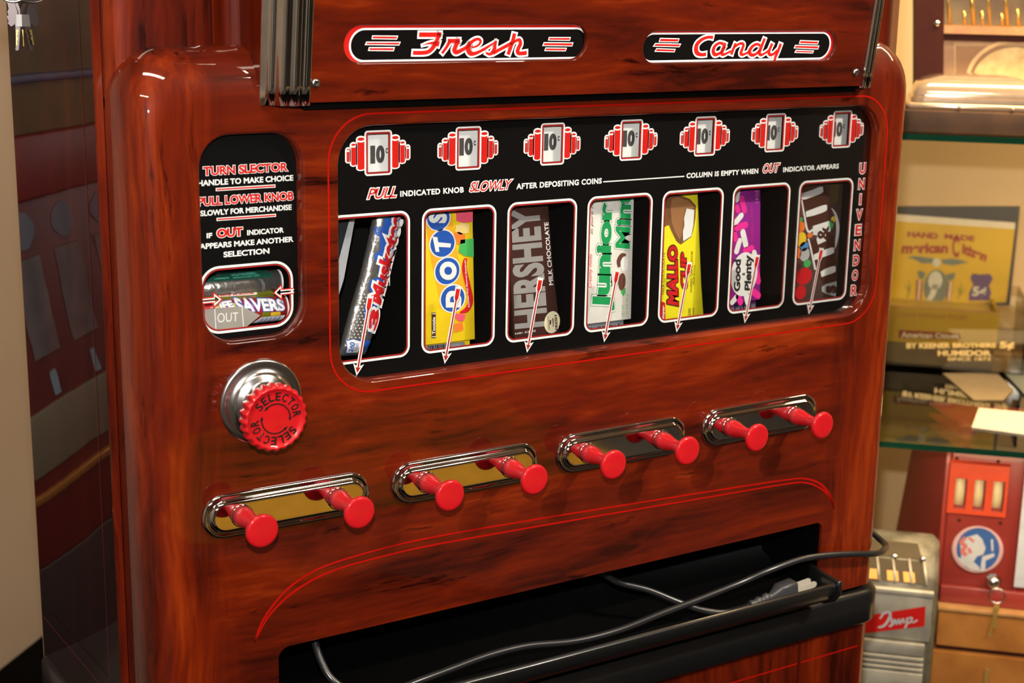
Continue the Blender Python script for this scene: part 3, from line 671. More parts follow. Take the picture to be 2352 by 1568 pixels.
# white arrows with red outline pointing at the rolls
for (cx, cz, s_) in ((-.1128, -.0665, 1), (-.0492, -.0655, -1)):
    arr = [(.0080, 0), (-.0010, .0078), (-.0010, .0028), (-.0125, .0028), (-.0125, -.0028), (-.0010, -.0028), (-.0010, -.0078)]
    inn = [(.0048, 0), (.0006, .0034), (.0006, .0008), (-.0125, .0008), (-.0125, -.0008), (.0006, -.0008), (.0006, -.0034)]
    o1 = [(cx+s_*a, cz+b) for a, b in arr]; i1 = [(cx+s_*a, cz+b) for a, b in inn]
    rk.poly([o1, i1], 0.0); 
    k = Ink(PB, .0005)
    o2 = [(cx+s_*a, cz+b) for a, b in [(.0066, 0), (0, .0056), (0, .0019), (-.0125, .0019), (-.0125, -.0019), (0, -.0019), (0, -.0056)]]
    k.poly([o2, i1]); k.make('arrow', WHITEPRINT, pan2o)
ok.make('lettering', WHITEPRINT, pan2o); rk.make('lettering', REDPRINT, pan2o); wk.make('lettering', WHITEPRINT, pan2o); rk2.make('underline', REDPRINT, pan2o)
# clear panes
g = MB(); a_ = rrect(-.003, .681, -.1608, .0860, .034)
g.rings([[V((x, -.0006, z)) for x, z in a_], [V((x, .0002, z)) for x, z in a_]], True, True, True, smooth=False); obj('glass_pane', g, GLASS, vm)
g = MB(); a_ = rrect(-.133, -.027, -.108, .083, .03)
g.rings([[V((x, -.0006, z)) for x, z in a_], [V((x, .0002, z)) for x, z in a_]], True, True, True, smooth=False); obj('glass_pane', g, GLASS, vm)
# interior wells: each column a dark open-fronted box
def well(x0, x1, z0, z1, y1=.10, nm='candy_column'):
    w = MB(); y0 = .0105; t = .001
    w.add([V((x0, y0, z0)), V((x0, y1, z0)), V((x0, y1, z1)), V((x0, y0, z1)), V((x1, y0, z0)), V((x1, y1, z0)), V((x1, y1, z1)), V((x1, y0, z1))], [(0, 1, 2, 3), (4, 5, 6, 7), (1, 5, 6, 2), (0, 1, 5, 4), (3, 2, 6, 7)])
    obj(nm, w, DARK, vm, recalc=False)
for i in range(7): well(WX[i]-.0062, WX[i]+WW+.0062, WZ-.010, .075)
well(sw[0]-.005, sw[1]+.005, sw[2]-.006, sw[3]+.008)
# ================================================================ THE CANDY BEHIND THE WINDOWS
def slab(fr, poly, thick, front=0.0):
    """upright body whose front outline is poly in frame coordinates"""
    if area(poly) < 0: poly = poly[::-1]
    n = len(poly); mb = MB(); vs, fs = fill2d([poly])
    mb.rings([[fr.P(a, b, front) for a, b in poly], [fr.P(a, b, front-thick) for a, b in poly]], True, False, False, smooth=False)
    mb.add([fr.P(a, b, front) for a, b in vs], fs); mb.add([fr.P(a, b, front-thick) for a, b in vs], fs); return mb
def base_empty(name, fr, poly, label, cat, group='candy packs behind the windows'):
    ps = [fr.P(a, b, -.008) for a, b in poly]; c = V((sum(p.x for p in ps)/len(ps), ps[0].y, min(p.z for p in ps)))
    return empty(name, c, label, cat, group)
CY = .024
BF = Fr((0, CY, 0), (1, 0, 0), (0, 0, 1), (0, -1, 0))
ZA = (750, 440, 3.4075); ZB = (1140, 400, 3.5632); ZCC = (1500, 360, 3.5636); ZD = (1820, 400, 4.6118); ZL = (450, 590, 8.254)
def zz(zn, pts, fr=BF): return fr.z(*zn, pts)
def ink(name, zn, lift, m, par, polys=(), texts=(), ribbons=(), discs=(), fr=BF, maxlen=0):
    k = Ink(fr, lift)
    for p in polys:
        if isinstance(p[0][0], (tuple, list)): k.poly([zz(zn, q, fr) for q in p])
        else: k.poly([zz(zn, p, fr)])
    for t in texts:
        s, q = t[0], t[1]; kw = t[2] if len(t) > 2 else {}
        k.text(s, zz(zn, q, fr), **kw)
    for r in ribbons:
        pts = []
        for x, y, w in r:
            u, v = zz(zn, [(x, y)], fr)[0]; e = zz(zn, [(x, y+w)], fr)[0]; pts.append((u, v, abs(e[1]-v)))
        k.ribbon(pts)
    for d in discs:
        u, v = zz(zn, [(d[0], d[1])], fr)[0]; e = zz(zn, [(d[0]+d[2], d[1])], fr)[0]; e2 = zz(zn, [(d[0], d[1]+(d[3] if len(d) > 3 else d[2]))], fr)[0]
        ru = abs(e[0]-u)
        rv_ = abs(e2[1]-v)
        k.disc(u, v, ru, rv_, 24, d[4] if len(d) > 4 else 0)
    return k.make(name, m, par, maxlen)
M = mat
c_blue = M('wrapper blue', (.020, .09, .42), .35); c_red = M('wrapper red', (.60, .014, .02), .35); c_white = M('wrapper white', (.78, .77, .76), .4)
c_yel = M('box yellow', (.83, .58, .012), .42); c_brown = M('wrapper brown', (.055, .022, .018), .3, coat=.3); c_silver = M('silver foil', (.62, .60, .58), .22, .9, bump=.5, scale=90)
c_sil2 = M('silver lettering', (.52, .50, .49), .35, .5); c_green = M('print green', (.012, .30, .085), .4); c_cream = M('box cream white', (.80, .76, .70), .45)
c_blk = M('print black', (.02, .015, .015), .5); c_choc = M('printed chocolate', (.20, .085, .035), .5, tint2=(.14, .055, .02)); c_yel2 = M('wrapper yellow', (.85, .74, .02), .38, bump=.15, scale=40)
c_pur = M('box purple', (.24, .018, .26), .4, tint2=(.30, .015, .24), scale=20); c_pink = M('candy pink', (.82, .03, .30), .4); c_gray = M('grey carton', (.20, .21, .24), .5)
c_bag = M('brown bag film', (.10, .055, .048), .22, coat=.6, bump=.35, scale=35); c_bagd = M('dark brown print', (.075, .028, .018), .3, coat=.4)
c_orange = M('candy orange', (.85, .20, .03), .4); c_gry2 = M('candy grey', (.45, .45, .46), .4); c_skyb = M('candy blue', (.08, .28, .62), .4); c_lgreen = M('candy green', (.06, .42, .10), .4); c_cy = M('candy yellow', (.85, .55, .03), .4)
c_mag = M('print magenta', (.55, .03, .28), .4); c_tan = M('badge cream', (.72, .66, .45), .5); c_yorange = M('glow orange print', (.85, .40, .02), .45)
c_clear = M('foil seam white', (.60, .63, .66), .3, .4, bump=.6, scale=140)
# --- window 1: silver wrapped bars
poly = zz(ZA, [(405, 90), (625, 90), (592, 195), (535, 470), (470, 700), (430, 880), (380, 1110), (325, 1275), (120, 1310), (78, 1330), (92, 1290), (128, 1230), (155, 1110), (215, 890), (290, 640), (345, 400), (385, 200)])
WB = Fr((0, CY-.002, 0), (1, 0, 0), (0, 0, 1), (0, -1, 0))
e = base_empty('candy_bar', BF, poly, 'silver foil candy bar with red and blue lettering, leaning in the first window', 'candy bar')
cu = [p[0] for p in poly]
mb = MB(); nL = 30; tops = zz(ZA, [(405, 90), (385, 200), (345, 400), (290, 640), (215, 890), (155, 1110), (128, 1225), (92, 1300)]); rts = zz(ZA, [(625, 90), (592, 195), (535, 470), (470, 700), (430, 880), (380, 1110), (345, 1210), (322, 1285)])
def lerp_path(ps, t):
    k = t*(len(ps)-1); i = min(int(k), len(ps)-2); f_ = k-i; return tuple(ps[i][j]*(1-f_)+ps[i+1][j]*f_ for j in (0, 1))
rs = []
for i in range(nL+1):
    t = i/nL; a = lerp_path(tops, t); b = lerp_path(rts, t); thick = .0085*min(1, (1-t)*6+.12); row = []
    for k in range(25):
        an = PI*k/24; s_ = .5-.5*math.cos(an); bul = math.sin(an)**.8*thick+random.uniform(-1, 1)*.0003
        row.append(V((a[0]*(1-s_)+b[0]*s_, CY+.006-bul, a[1]*(1-s_)+b[1]*s_)))
    for k in range(23, 0, -1):
        an = PI*k/24; s_ = .5-.5*math.cos(an); row.append(V((a[0]*(1-s_)+b[0]*s_, CY+.006+math.sin(an)*thick*.6, a[1]*(1-s_)+b[1]*s_)))
    rs.append(row)
mb.rings(rs, True, True, True); bo = obj('wrapper', mb, c_silver, e)
def wrap1(u, v): # bulge of the bar front above the frame plane
    ts = None
    for i in range(len(tops)-1):
        if tops[i][1] >= v >= tops[i+1][1]: f_ = (tops[i][1]-v)/(tops[i][1]-tops[i+1][1]); l = tops[i][0]*(1-f_)+tops[i+1][0]*f_; ts = (i+f_)/(len(tops)-1)
    for i in range(len(rts)-1):
        if rts[i][1] >= v >= rts[i+1][1]: f_ = (rts[i][1]-v)/(rts[i][1]-rts[i+1][1]); r_ = rts[i][0]*(1-f_)+rts[i+1][0]*f_
    try: s_ = min(.98, max(.02, (u-l)/(r_-l)))
    except Exception: return 0
    return math.sin(math.acos(1-2*s_))**.8*.0085*min(1, (1-ts)*6+.12)-.006+.0007
WBF = Fr((0, CY, 0), (1, 0, 0), (0, 0, 1), (0, -1, 0), wrap1)
ink('blue_print', ZA, .0001, c_blue, bo, [[(440, 205), (588, 200), (533, 470), (470, 690), (428, 880), (376, 1105), (325, 1108), (318, 1010), (285, 1000), (282, 930), (305, 850), (345, 800), (325, 760), (330, 690), (372, 672), (392, 660), (395, 560), (368, 540), (366, 490), (410, 450), (408, 350), (372, 330), (375, 280), (430, 270)], [(155, 1270), (155, 1160), (200, 1150), (350, 1165), (325, 1260)]], maxlen=.004, fr=WBF)
ink('white_print', ZA, .0004, c_white, bo, [[(160, 1262), (158, 1168), (200, 1152), (262, 1168), (250, 1262)]], [('Musketeers', [(432, 895), (640, 60), (520, 20), (325, 838)], dict(w=.06, o=.10)), ('3', [(392, 1092), (432, 930), (330, 905), (312, 1068)], dict(w=.05, o=.07))], discs=[(205+28*k+14*(j % 2)+(17-j)*5-30, 800+24*j, 4.4+.2*k) for j in range(15) for k in range(4+(j > 4)) if 215+(17-j)*5+28*k < 330+(15-j)*4], maxlen=.004, fr=WBF)
ink('lettering', ZA, .0007, c_red, bo, [], [('Musketeers', [(432, 895), (640, 60), (520, 20), (325, 838)], dict(w=.05)), ('3', [(392, 1092), (432, 930), (330, 905), (312, 1068)], dict(w=.05))], maxlen=.004, fr=WBF)
ink('lettering', ZA, .0007, c_blue, bo, [], [('240', [(205, 1258), (212, 1175), (175, 1170), (168, 1252)], dict(w=.03)), ('CALORIES', [(232, 1258), (238, 1180), (216, 1178), (210, 1256)])], maxlen=.004, fr=WBF)
poly = zz(ZA, [(60, 100), (262, 90), (240, 215), (150, 705), (100, 850), (60, 980), (40, 700)])
e2 = base_empty('candy_bar', BF, poly, 'second foil bar with white ribbed seam, at the left edge of the first window', 'candy bar')
o2 = obj('wrapper', slab(BF, poly, .006, -.006), mat('dark foil', (.10, .11, .13), .2, .8, bump=.6, scale=60), e2, bevel=.0015)
ink('seam', ZA, -.0045, c_clear, o2, [[(196, 225), (240, 218), (152, 690), (140, 730), (85, 905), (60, 960), (70, 700)]]); ink('gleam', ZA, -.0048, c_silver, o2, [[(60, 100), (130, 95), (112, 260), (75, 440), (60, 440)]])
# --- window 2: yellow box of gumdrops
poly = zz(ZA, [(778, 60), (1142, 60), (1163, 1155), (778, 1202)])
e = base_empty('candy_box', BF, poly, 'yellow gumdrop box with blue lettered circles, in the second window', 'candy box')
b = obj('carton', slab(BF, poly, .020), c_yel, e, bevel=.0006)
ink('orange_glow', ZA, .00022, c_yorange, b, ribbons=[[(875, 120, 225), (890, 300, 235), (925, 520, 235), (975, 760, 235), (985, 900, 220)]])
ink('white_rings', ZA, .0005, c_white, b, discs=[(873, 205, 97, 104), (905, 405, 104, 113), (943, 620, 104, 113), (985, 835, 102, 112)])
ink('blue_circles', ZA, .0008, c_blue, b, discs=[(873, 205, 88, 95), (905, 405, 94, 103), (943, 620, 94, 103), (985, 835, 92, 102)])
ink('lettering', ZA, .0011, c_white, b, [], [('S', [(938, 245), (938, 160), (795, 160), (795, 245)], dict(w=.06)), ('T', [(960, 470), (975, 370), (825, 350), (850, 470)], dict(w=.06)), ('O', [(1015, 690), (1015, 545), (880, 545), (880, 690)], dict(w=.07)), ('D', [(1045, 905), (1060, 790), (925, 760), (930, 905)], dict(w=.07))])
c_rose = M('printed rose', (.78, .09, .16), .4)
for nm, mt, d in (('gumdrop', c_rose, [(1008, 150), (1140, 150), (1140, 235), (1060, 243), (1010, 225)]), ('gumdrop', M('printed lemon', (.80, .60, .22), .4), [(1008, 265), (1050, 240), (1115, 255), (1112, 320), (1040, 335), (1002, 310)]), ('gumdrop', c_orange, [(990, 325), (1030, 312), (1082, 335), (1080, 400), (1020, 412)]), ('gumdrop', c_lgreen, [(1045, 375), (1146, 365), (1148, 510), (1075, 500), (1030, 470)]), ('gumdrop', c_rose, [(1010, 950), (1085, 960), (1072, 1010), (1030, 1012), (1005, 985)]), ('gumdrop', c_orange, [(1000, 1030), (1060, 1018), (1068, 1080), (1000, 1100), (995, 1060)])):
    ink(nm, ZA, .0012, mt, b, [d])
ink('ribbon_print', ZA, .0010, c_red, b, ribbons=[[(1085, 520, 30), (1075, 600, 42), (1105, 740, 44), (1125, 850, 44), (1095, 920, 44), (1040, 945, 14)]])
ink('small_print', ZA, .0014, c_white, b, [], [('Assorted Fruit Flavored Gumdrops', [(1120, 905), (1085, 530), (1070, 532), (1100, 905)], dict(w=.02))])
ink('brown_label', ZA, .0005, c_bagd, b, [[(820, 945), (853, 945), (853, 1145), (820, 1145)]]); ink('small_print', ZA, .0008, c_white, b, [[(822, 950), (851, 950), (851, 957), (822, 957)], [(822, 1130), (851, 1130), (851, 1137), (822, 1137)]], [('Tootsie', [(848, 1115), (848, 980), (824, 980), (824, 1115)], dict(w=.03))])
poly = zz(ZA, [(778, 1196), (1120, 1150), (1120, 1290), (778, 1330)], Fr((0, CY+.004, 0), (1, 0, 0), (0, 0, 1), (0, -1, 0)))
B2 = Fr((0, CY+.004, 0), (1, 0, 0), (0, 0, 1), (0, -1, 0))
e = base_empty('candy_box', B2, poly, 'lower yellow gumdrop box showing only its barcode edge, in the second window', 'candy box')
b = obj('carton', slab(B2, [(a, c) for a, c in poly], .016), c_yel, e)
# the barcode strip sits on its near end
ink('barcode_label', ZA, .0004, c_gray, b, [[(778, 1204), (1075, 1172), (1090, 1215), (800, 1262)]], fr=B2)
ink('barcode', ZA, .0007, c_blk, b, [[(790+k*14, 1206-k*1.4), (790+k*14+(5+3*(k % 3)), 1205-k*1.4), (800+k*14+(5+3*(k % 3)), 1260-k*1.4), (800+k*14, 1262-k*1.4)] for k in range(12)], fr=B2)
# --- window 3: brown chocolate bar
poly = zz(ZB, [(112, 150), (425, 150), (432, 300), (462, 700), (505, 1095), (520, 1300), (150, 1352), (120, 900), (112, 500)])
e = base_empty('chocolate_bar', BF, poly, 'dark brown chocolate bar with tall silver letters, in the third window', 'chocolate bar')
b = obj('wrapper', slab(BF, poly, .009), c_brown, e, bevel=.0012)
ink('lettering', ZB, .0003, c_sil2, b, [], [('HERSHEY', [(425, 1240), (352, 262), (118, 285), (146, 1268)], dict(w=.045, sp=1.02))])
ink('lettering', ZB, .0003, c_white, b, [], [('MILK CHOCOLATE', [(466, 905), (424, 390), (390, 395), (430, 908)], dict(w=.02)), ('SINCE 1894', [(320, 1272), (150, 1298), (150, 1312), (320, 1288)], dict(w=0))])
ink('badge', ZB, .0004, c_tan, b, discs=[(455, 1210, 64, 90)])
ink('lettering', ZB, .0008, c_bagd, b, [[(432, 1195), (445, 1190), (445, 1225), (432, 1230)]], [('FRESH', [(500, 1272), (492, 1150), (472, 1150), (480, 1272)], dict(w=.04)), ('FARM', [(470, 1243), (466, 1178), (452, 1178), (456, 1243)], dict(w=.03)), ('MADE WITH', [(436, 1272), (428, 1160), (414, 1162), (422, 1270)], dict(w=.0))])
# --- window 4: white mint box
poly = zz(ZB, [(742, 120), (1130, 120), (1127, 195), (1103, 1184), (742, 1228)])
e = base_empty('candy_box', BF, poly, 'white mint candy box with green lettering, in the fourth window', 'candy box')
b = obj('carton', slab(BF, poly, .018), c_cream, e, bevel=.0006)
JQ = [(965, 1120), (978, 222), (838, 228), (778, 1110)]; MQ = [(1092, 612), (1108, 60), (978, 60), (972, 600)]
ink('lettering', ZB, .0002, c_green, b, [], [('Junior', JQ, dict(w=.045, o=.055)), ('Mints', MQ, dict(w=.04, o=.055))])
ink('lettering', ZB, .0004, c_white, b, [], [('Junior', JQ, dict(w=.045, o=.042)), ('Mints', MQ, dict(w=.04, o=.042))])
ink('lettering', ZB, .0006, c_green, b, [], [('Junior', JQ, dict(w=.045)), ('Mints', MQ, dict(w=.04))])
ink('lettering', ZB, .0004, c_choc, b, [], [('in pure chocolate', [(796, 492), (800, 20), (772, 20), (768, 490)], dict(w=.005, sh=.3))])
ink('lettering', ZB, .0004, c_red, b, [], [('Creamy mints', [(785, 930), (790, 650), (755, 650), (750, 928)], dict(w=.0, sh=.3))])
ink('lettering', ZB, .0004, M('pale green print', (.25, .50, .22), .5), b, [], [('NET WT', [(1048, 1162), (1048, 1065), (1026, 1065), (1026, 1162)]), ('1.84 OZ (52 g)', [(1080, 1162), (1080, 978), (1056, 978), (1056, 1162)])])
ink('mint_picture', ZB, .0003, M('printed dark chocolate', (.13, .05, .035), .3), b, ribbons=[[(1005, 760, 25), (1000, 710, 40), (1025, 665, 38), (1060, 660, 16)]], discs=[(1027, 880, 30, 72)])
ink('mint_picture', ZB, .0005, c_white, b, discs=[(1047, 735, 30, 58)]); ink('leaf_picture', ZB, .0004, c_lgreen, b, [[(1015, 960), (1055, 925), (1055, 970), (1038, 1000)]])
poly = zz(ZB, [(742, 1215), (1040, 1178), (1040, 1330), (742, 1370)], B2)
e = base_empty('candy_box', B2, poly, 'grey edge of a lower mint box, in the fourth window', 'candy box')
b = obj('carton', slab(B2, poly, .016), c_gray, e); ink('small_print', ZB, .0004, c_blk, b, [], [('II I III II I III I II', [(770, 1268), (1010, 1235), (1003, 1222), (768, 1252)], dict(w=.02))], fr=B2)
# --- window 5: yellow cup wrapper
poly = zz(ZCC, [(95, 200), (368, 200), (370, 300), (385, 700), (400, 1050), (418, 1300), (60, 1345), (68, 1100), (90, 700)])
e = base_empty('candy_packet', BF, poly, 'bright yellow wrapper picturing a chocolate marshmallow cup, in the fifth window', 'candy packet')
b = obj('wrapper', slab(BF, poly, .010), c_yel2, e, bevel=.0015)
ink('cup_picture', ZCC, .0003, c_choc, b, [[(95, 320), (200, 305), (300, 345), (350, 400), (345, 500), (330, 590), (312, 655), (225, 718), (190, 690), (170, 650), (145, 600), (130, 560), (105, 565), (90, 580)]])
ink('cup_picture', ZCC, .0006, M('printed light chocolate', (.33, .15, .06), .4), b, [[(150, 345), (205, 330), (290, 360), (335, 410), (322, 430), (262, 425), (245, 520), (235, 630), (215, 680), (180, 620), (150, 540), (140, 430)]])
ink('cup_picture', ZCC, .0009, c_white, b, [[(270, 422), (334, 434), (325, 560), (308, 648), (242, 690), (240, 610), (252, 560), (250, 500)]])
for o_, mt, l in ((.07, c_bagd, .0004), (0, c_red, .0007)):
    ink('lettering', ZCC, l, mt, b, [], [('MALLO', [(205, 1218), (196, 722), (120, 730), (112, 1200)], dict(w=.05, o=o_)), ('CUP', [(283, 1090), (270, 782), (222, 785), (226, 1072)], dict(w=.05, o=o_))])
ink('small_print', ZCC, .0004, c_bagd, b, [], [('MILK CHOCOLATE', [(88, 1125), (97, 782), (80, 782), (70, 1122)], dict(w=.0)), ('WHIPPED CREME CENTER', [(318, 1115), (326, 770), (310, 770), (302, 1112)], dict(w=.0)), ('MADE IN U.S.A.', [(338, 1045), (344, 880), (330, 880), (322, 1045)], dict(w=.0)), ('200', [(308, 1300), (308, 1238), (286, 1240), (286, 1303)], dict(w=.0)), ('CALORIES', [(332, 1300), (336, 1232), (322, 1234), (318, 1302)], dict(w=.0))])
ink('red_corner', ZCC, .0003, c_red, b, [[(64, 1180), (98, 1195), (100, 1338), (60, 1343)]]); ink('lettering', ZCC, .0006, c_white, b, [], [('boyer', [(92, 1330), (96, 1215), (74, 1212), (68, 1328)], dict(w=.04, sh=.2))])
# --- window 6: purple box
poly = zz(ZCC, [(640, 180), (880, 180), (877, 1168), (632, 1204)])
e = base_empty('candy_box', BF, poly, 'purple box with pink and white capsules, in the sixth window', 'candy box')
b = obj('carton', slab(BF, poly, .018), c_pur, e, bevel=.0006)
def caps(lst): return [[(x-dx, y-dy, w), (x+dx, y+dy, w)] for x, y, dx, dy, w in lst]
def capsule(name, m, lst):
    k = Ink(BF, .0004)
    for x, y, dx, dy, w in lst:
        a, c2 = zz(ZCC, [(x-dx, y-dy), (x+dx, y+dy)]); d = V((c2[0]-a[0], c2[1]-a[1])); L = d.length; d /= L; n_ = V((-d.y, d.x)); h = w/ZCC[2]/1800/2*1.05
        pts = []
        for t in [PI/2+PI*q/6 for q in range(7)]: pts.append((a[0]+d.x*h*math.cos(t)+n_.x*h*math.sin(t), a[1]+d.y*h*math.cos(t)+n_.y*h*math.sin(t)))
        for t in [-PI/2+PI*q/6 for q in range(7)]: pts.append((c2[0]+d.x*h*math.cos(t)+n_.x*h*math.sin(t), c2[1]+d.y*h*math.cos(t)+n_.y*h*math.sin(t)))
        k.poly([pts])
    return k.make(name, m, b)
capsule('capsule_print', c_pink, [(735, 390, 12, 50, 42), (688, 425, 5, 12, 40), (715, 570, 40, -14, 46), (670, 650, 6, 25, 40), (780, 755, 28, -10, 42), (850, 960, 10, 60, 44), (840, 1120, 20, 16, 48), (705, 1165, 10, 25, 44)])
capsule('capsule_print', c_white, [(690, 300, -6, 50, 40), (692, 515, -28, 34, 42), (745, 668, 12, 52, 44), (694, 730, -12, 42, 42), (828, 795, 3, 12, 40), (765, 1160, 6, 30, 40), (662, 1170, -16, 20, 40)])
ink('logo_field', ZCC, .0007, c_white, b, discs=[(742, 960, 108, 178)])
ink('lettering', ZCC, .0010, c_blk, b, [], [('Good', [(708, 1102), (716, 838), (656, 838), (656, 1100)], dict(w=.045)), ('Plenty', [(812, 1098), (822, 800), (744, 800), (744, 1090)], dict(w=.04)), ('&', [(748, 970), (748, 945), (724, 945), (724, 970)], dict(w=.03))])
ink('lettering', ZCC, .0004, c_mag, b, [], [('LICORICE CANDY', [(822, 690), (812, 400), (790, 400), (800, 690)], dict(w=.02))])
ink('lettering', ZCC, .0004, M('pale pink print', (.6, .3, .5), .5), b, [], [('1.8 OZ', [(858, 375), (858, 272), (836, 272), (836, 375)], dict(w=.0))])
poly = zz(ZCC, [(632, 1196), (840, 1165), (842, 1300), (630, 1330)], B2)
e = base_empty('candy_box', B2, poly, 'dark purple edge of a lower box, in the sixth window', 'candy box')
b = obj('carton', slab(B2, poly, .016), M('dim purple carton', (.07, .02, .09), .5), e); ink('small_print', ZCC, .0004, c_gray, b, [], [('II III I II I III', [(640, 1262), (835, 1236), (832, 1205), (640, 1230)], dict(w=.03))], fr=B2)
# --- window 7: brown candy bag
poly = zz(ZD, [(60, 10), (555, 10), (550, 95), (541, 450), (546, 700), (560, 1000), (575, 1200), (480, 1345), (45, 1375), (50, 1000), (75, 500)])
e = base_empty('candy_bag', BF, poly, 'brown candy bag with white block letters and coloured round candies, in the seventh window', 'candy bag')
b = obj('bag', slab(BF, poly, .010), c_bag, e, bevel=.002)
ink('brown_letters', ZD, .0003, c_bagd, b, [[(100, 130), (330, 100), (390, 240), (400, 480), (200, 570), (165, 575), (95, 300)], [(195, 700), (430, 640), (470, 1000), (480, 1120), (330, 1165), (240, 990)]])
ink('white_letters', ZD, .0006, c_white, b, ribbons=[[(98, 195, 10), (108, 232, 70), (200, 205, 74), (290, 170, 74), (322, 158, 50)], [(140, 425, 60), (230, 398, 74), (330, 362, 74), (364, 352, 50)], [(96, 270, 18), (125, 440, 22), (160, 600, 24), (215, 588, 26)], [(165, 680, 20), (195, 800, 22), (240, 1010, 26)], [(225, 880, 60), (320, 842, 72), (405, 812, 72), (438, 802, 50)], [(300, 1060, 60), (360, 1032, 74), (430, 1008, 72), (456, 1000, 50)]])
ink('white_letters', ZD, .0007, c_white, b, [[(212, 548), (385, 492), (402, 600), (350, 625), (352, 705), (268, 745), (250, 690), (262, 650), (215, 640)]])
ink('lettering', ZD, .0010, c_bagd, b, [], [('&', [(392, 690), (380, 540), (252, 560), (266, 705)], dict(w=.025))])
ink('white_letters', ZD, .0006, c_gry2, b, [[(308, 1195), (345, 1165), (470, 1130), (475, 1210), (455, 1295), (345, 1262), (310, 1240)]]); ink('lettering', ZD, .0009, c_bagd, b, [], [('s', [(465, 1255), (462, 1170), (345, 1180), (350, 1265)], dict(w=.05))])
ink('white_arc', ZD, .0006, c_white, b, ribbons=[[(412, 360, 8), (455, 430, 30), (478, 560, 44), (465, 700, 34), (447, 790, 6)]])
for nm, mt, d in (('candy_print', c_orange, (82, 560, 50, 60)), ('candy_print', c_lgreen, (80, 480, 25, 25)), ('candy_print', c_skyb, (120, 765, 45, 50)), ('candy_print', c_cy, (92, 690, 52, 78)), ('candy_print', c_gry2, (128, 850, 52, 72)), ('candy_print', c_orange, (70, 830, 22, 60)), ('candy_print', c_lgreen, (155, 945, 38, 42)), ('candy_print', c_cy, (430, 480, 24, 36)), ('candy_print', c_lgreen, (408, 535, 26, 48)), ('candy_print', c_orange, (185, 645, 30, 28)),
                  ('candy_print', c_red, (120, 1080, 85, 90)), ('candy_print', c_red, (85, 1250, 55, 75))):
    ink(nm, ZD, .0005, mt, b, discs=[d])
ink('gold_print', ZD, .0005, M('dull gold print', (.22, .17, .06), .3, .5), b, [[(395, 100), (495, 100), (485, 250), (455, 310), (420, 300), (400, 200)]])
# --- selector window: mint rolls and OUT flag
def roll(name, cy, pxc, r, x0, x1, label, m, slope=0.0):
    u, v = Fr((0, cy, 0), (1, 0, 0), (0, 0, 1), (0, -1, 0)).z(*ZL, [pxc])[0]
    e = empty(name, (u, cy, v-r), label, 'candy roll', 'candy rolls in the selector window')
    a = V((x0, cy, v+slope*(x0-u))); d = V((x1, cy, v+slope*(x1-u)))-a; L = d.length
    w = obj('wrapper', MB().lathe(a, d, [(0, r*.55), (.0004, r*.85), (.0018, r), (L-.0018, r), (L-.0004, r*.85), (L, r*.55)], 48), m, e)
    fr = Fr((0, cy, 0), (1, 0, 0), (0, 0, 1), (0, -1, 0), lambda uu, vv: math.sqrt(max(r*r-(vv-v-slope*(uu-u))**2, 1e-9))+.0001)
    # tracing plane at the front of the roll
    tf = Fr((0, cy-r*.8, 0), (1, 0, 0), (0, 0, 1), (0, -1, 0)); return e, w, fr, tf, v
def rink(name, tf, fr, lift, m, par, polys=(), texts=()):
    k = Ink(fr, lift)
    for p in polys: k.poly([tf.z(*ZL, p)])
    for s, q, kw in texts: k.text(s, tf.z(*ZL, q), **kw)
    return k.make(name, m, par, .002)
foil = mat('pewter foil', (.42, .40, .37), .28, .85, bump=.4, scale=200)
e, w, fr, tf, zc = roll('candy_roll', .034, (800, 520), .0108, -.1262, -.0375, 'silver and dark green wintergreen mint roll, the upper of the two rolls', foil)
c_dg = M('dark green print', (.012, .075, .05), .4); c_lg = M('mint green print', (.10, .45, .33), .45)
rink('green_band', tf, fr, .0001, c_dg, w, [[(190, 480), (130, 400), (130, 330), (1390, 270), (1450, 330), (1440, 385)]])
rink('lettering', tf, fr, .0004, c_lg, w, [], [('WINTERGREEN', [(695, 378), (1185, 330), (1185, 300), (695, 350)], dict(w=.04)), ('ARTIFICIALLY FLAVORED  12 MINTS', [(710, 412), (1220, 362), (1218, 338), (708, 388)], dict(w=.02)), ('a refreshing mint', [(360, 442), (640, 415), (640, 380), (360, 405)], dict(w=.03))])
rink('foil_band', tf, fr, .0004, M('grey band', (.20, .20, .20), .4, .4), w, [[(280, 480), (330, 480), (385, 560), (410, 700), (350, 700), (325, 560)], [(1175, 408), (1240, 415), (1290, 500), (1300, 640), (1285, 690), (1222, 690), (1240, 560), (1215, 450)]])
obj('wrapper_end', MB().lathe((-.0377, .034, zc), (1, 0, 0), [(0, .0100), (.0010, .0106), (.0025, .0060)], 32), c_white, w)
foil2 = mat('red foil', (.50, .03, .03), .22, .35, coat=.5, bump=.3, scale=180)
e, w, fr, tf, zc = roll('candy_roll', .026, (900, 1010), .0128, -.1270, -.0365, 'colour-striped five flavor candy roll, the lower of the two rolls', foil2)
rink('green_stripe', tf, fr, .0001, M('olive stripe', (.20, .20, .02), .3, .3), w, [[(110, 830), (440, 770), (440, 700), (1450, 640), (1560, 700), (1560, 760), (440, 850)], [(1220, 1140), (1250, 1000), (1250, 830), (1320, 830), (1380, 980), (1400, 1120)]])
rink('yellow_stripe', tf, fr, .0001, M('yellow stripe', (.80, .52, .03), .3, .2), w, [[(410, 860), (560, 860), (560, 960), (360, 970)], [(700, 880), (840, 870), (800, 940), (700, 950)], [(1400, 1040), (1580, 1020), (1590, 1095), (1405, 1115)], [(1250, 870), (1620, 850), (1660, 960), (1250, 1010)]])
rink('purple_stripe', tf, fr, .0001, M('violet stripe', (.30, .05, .30), .3, .3), w, [[(900, 850), (1050, 840), (1120, 1020), (960, 980)]])
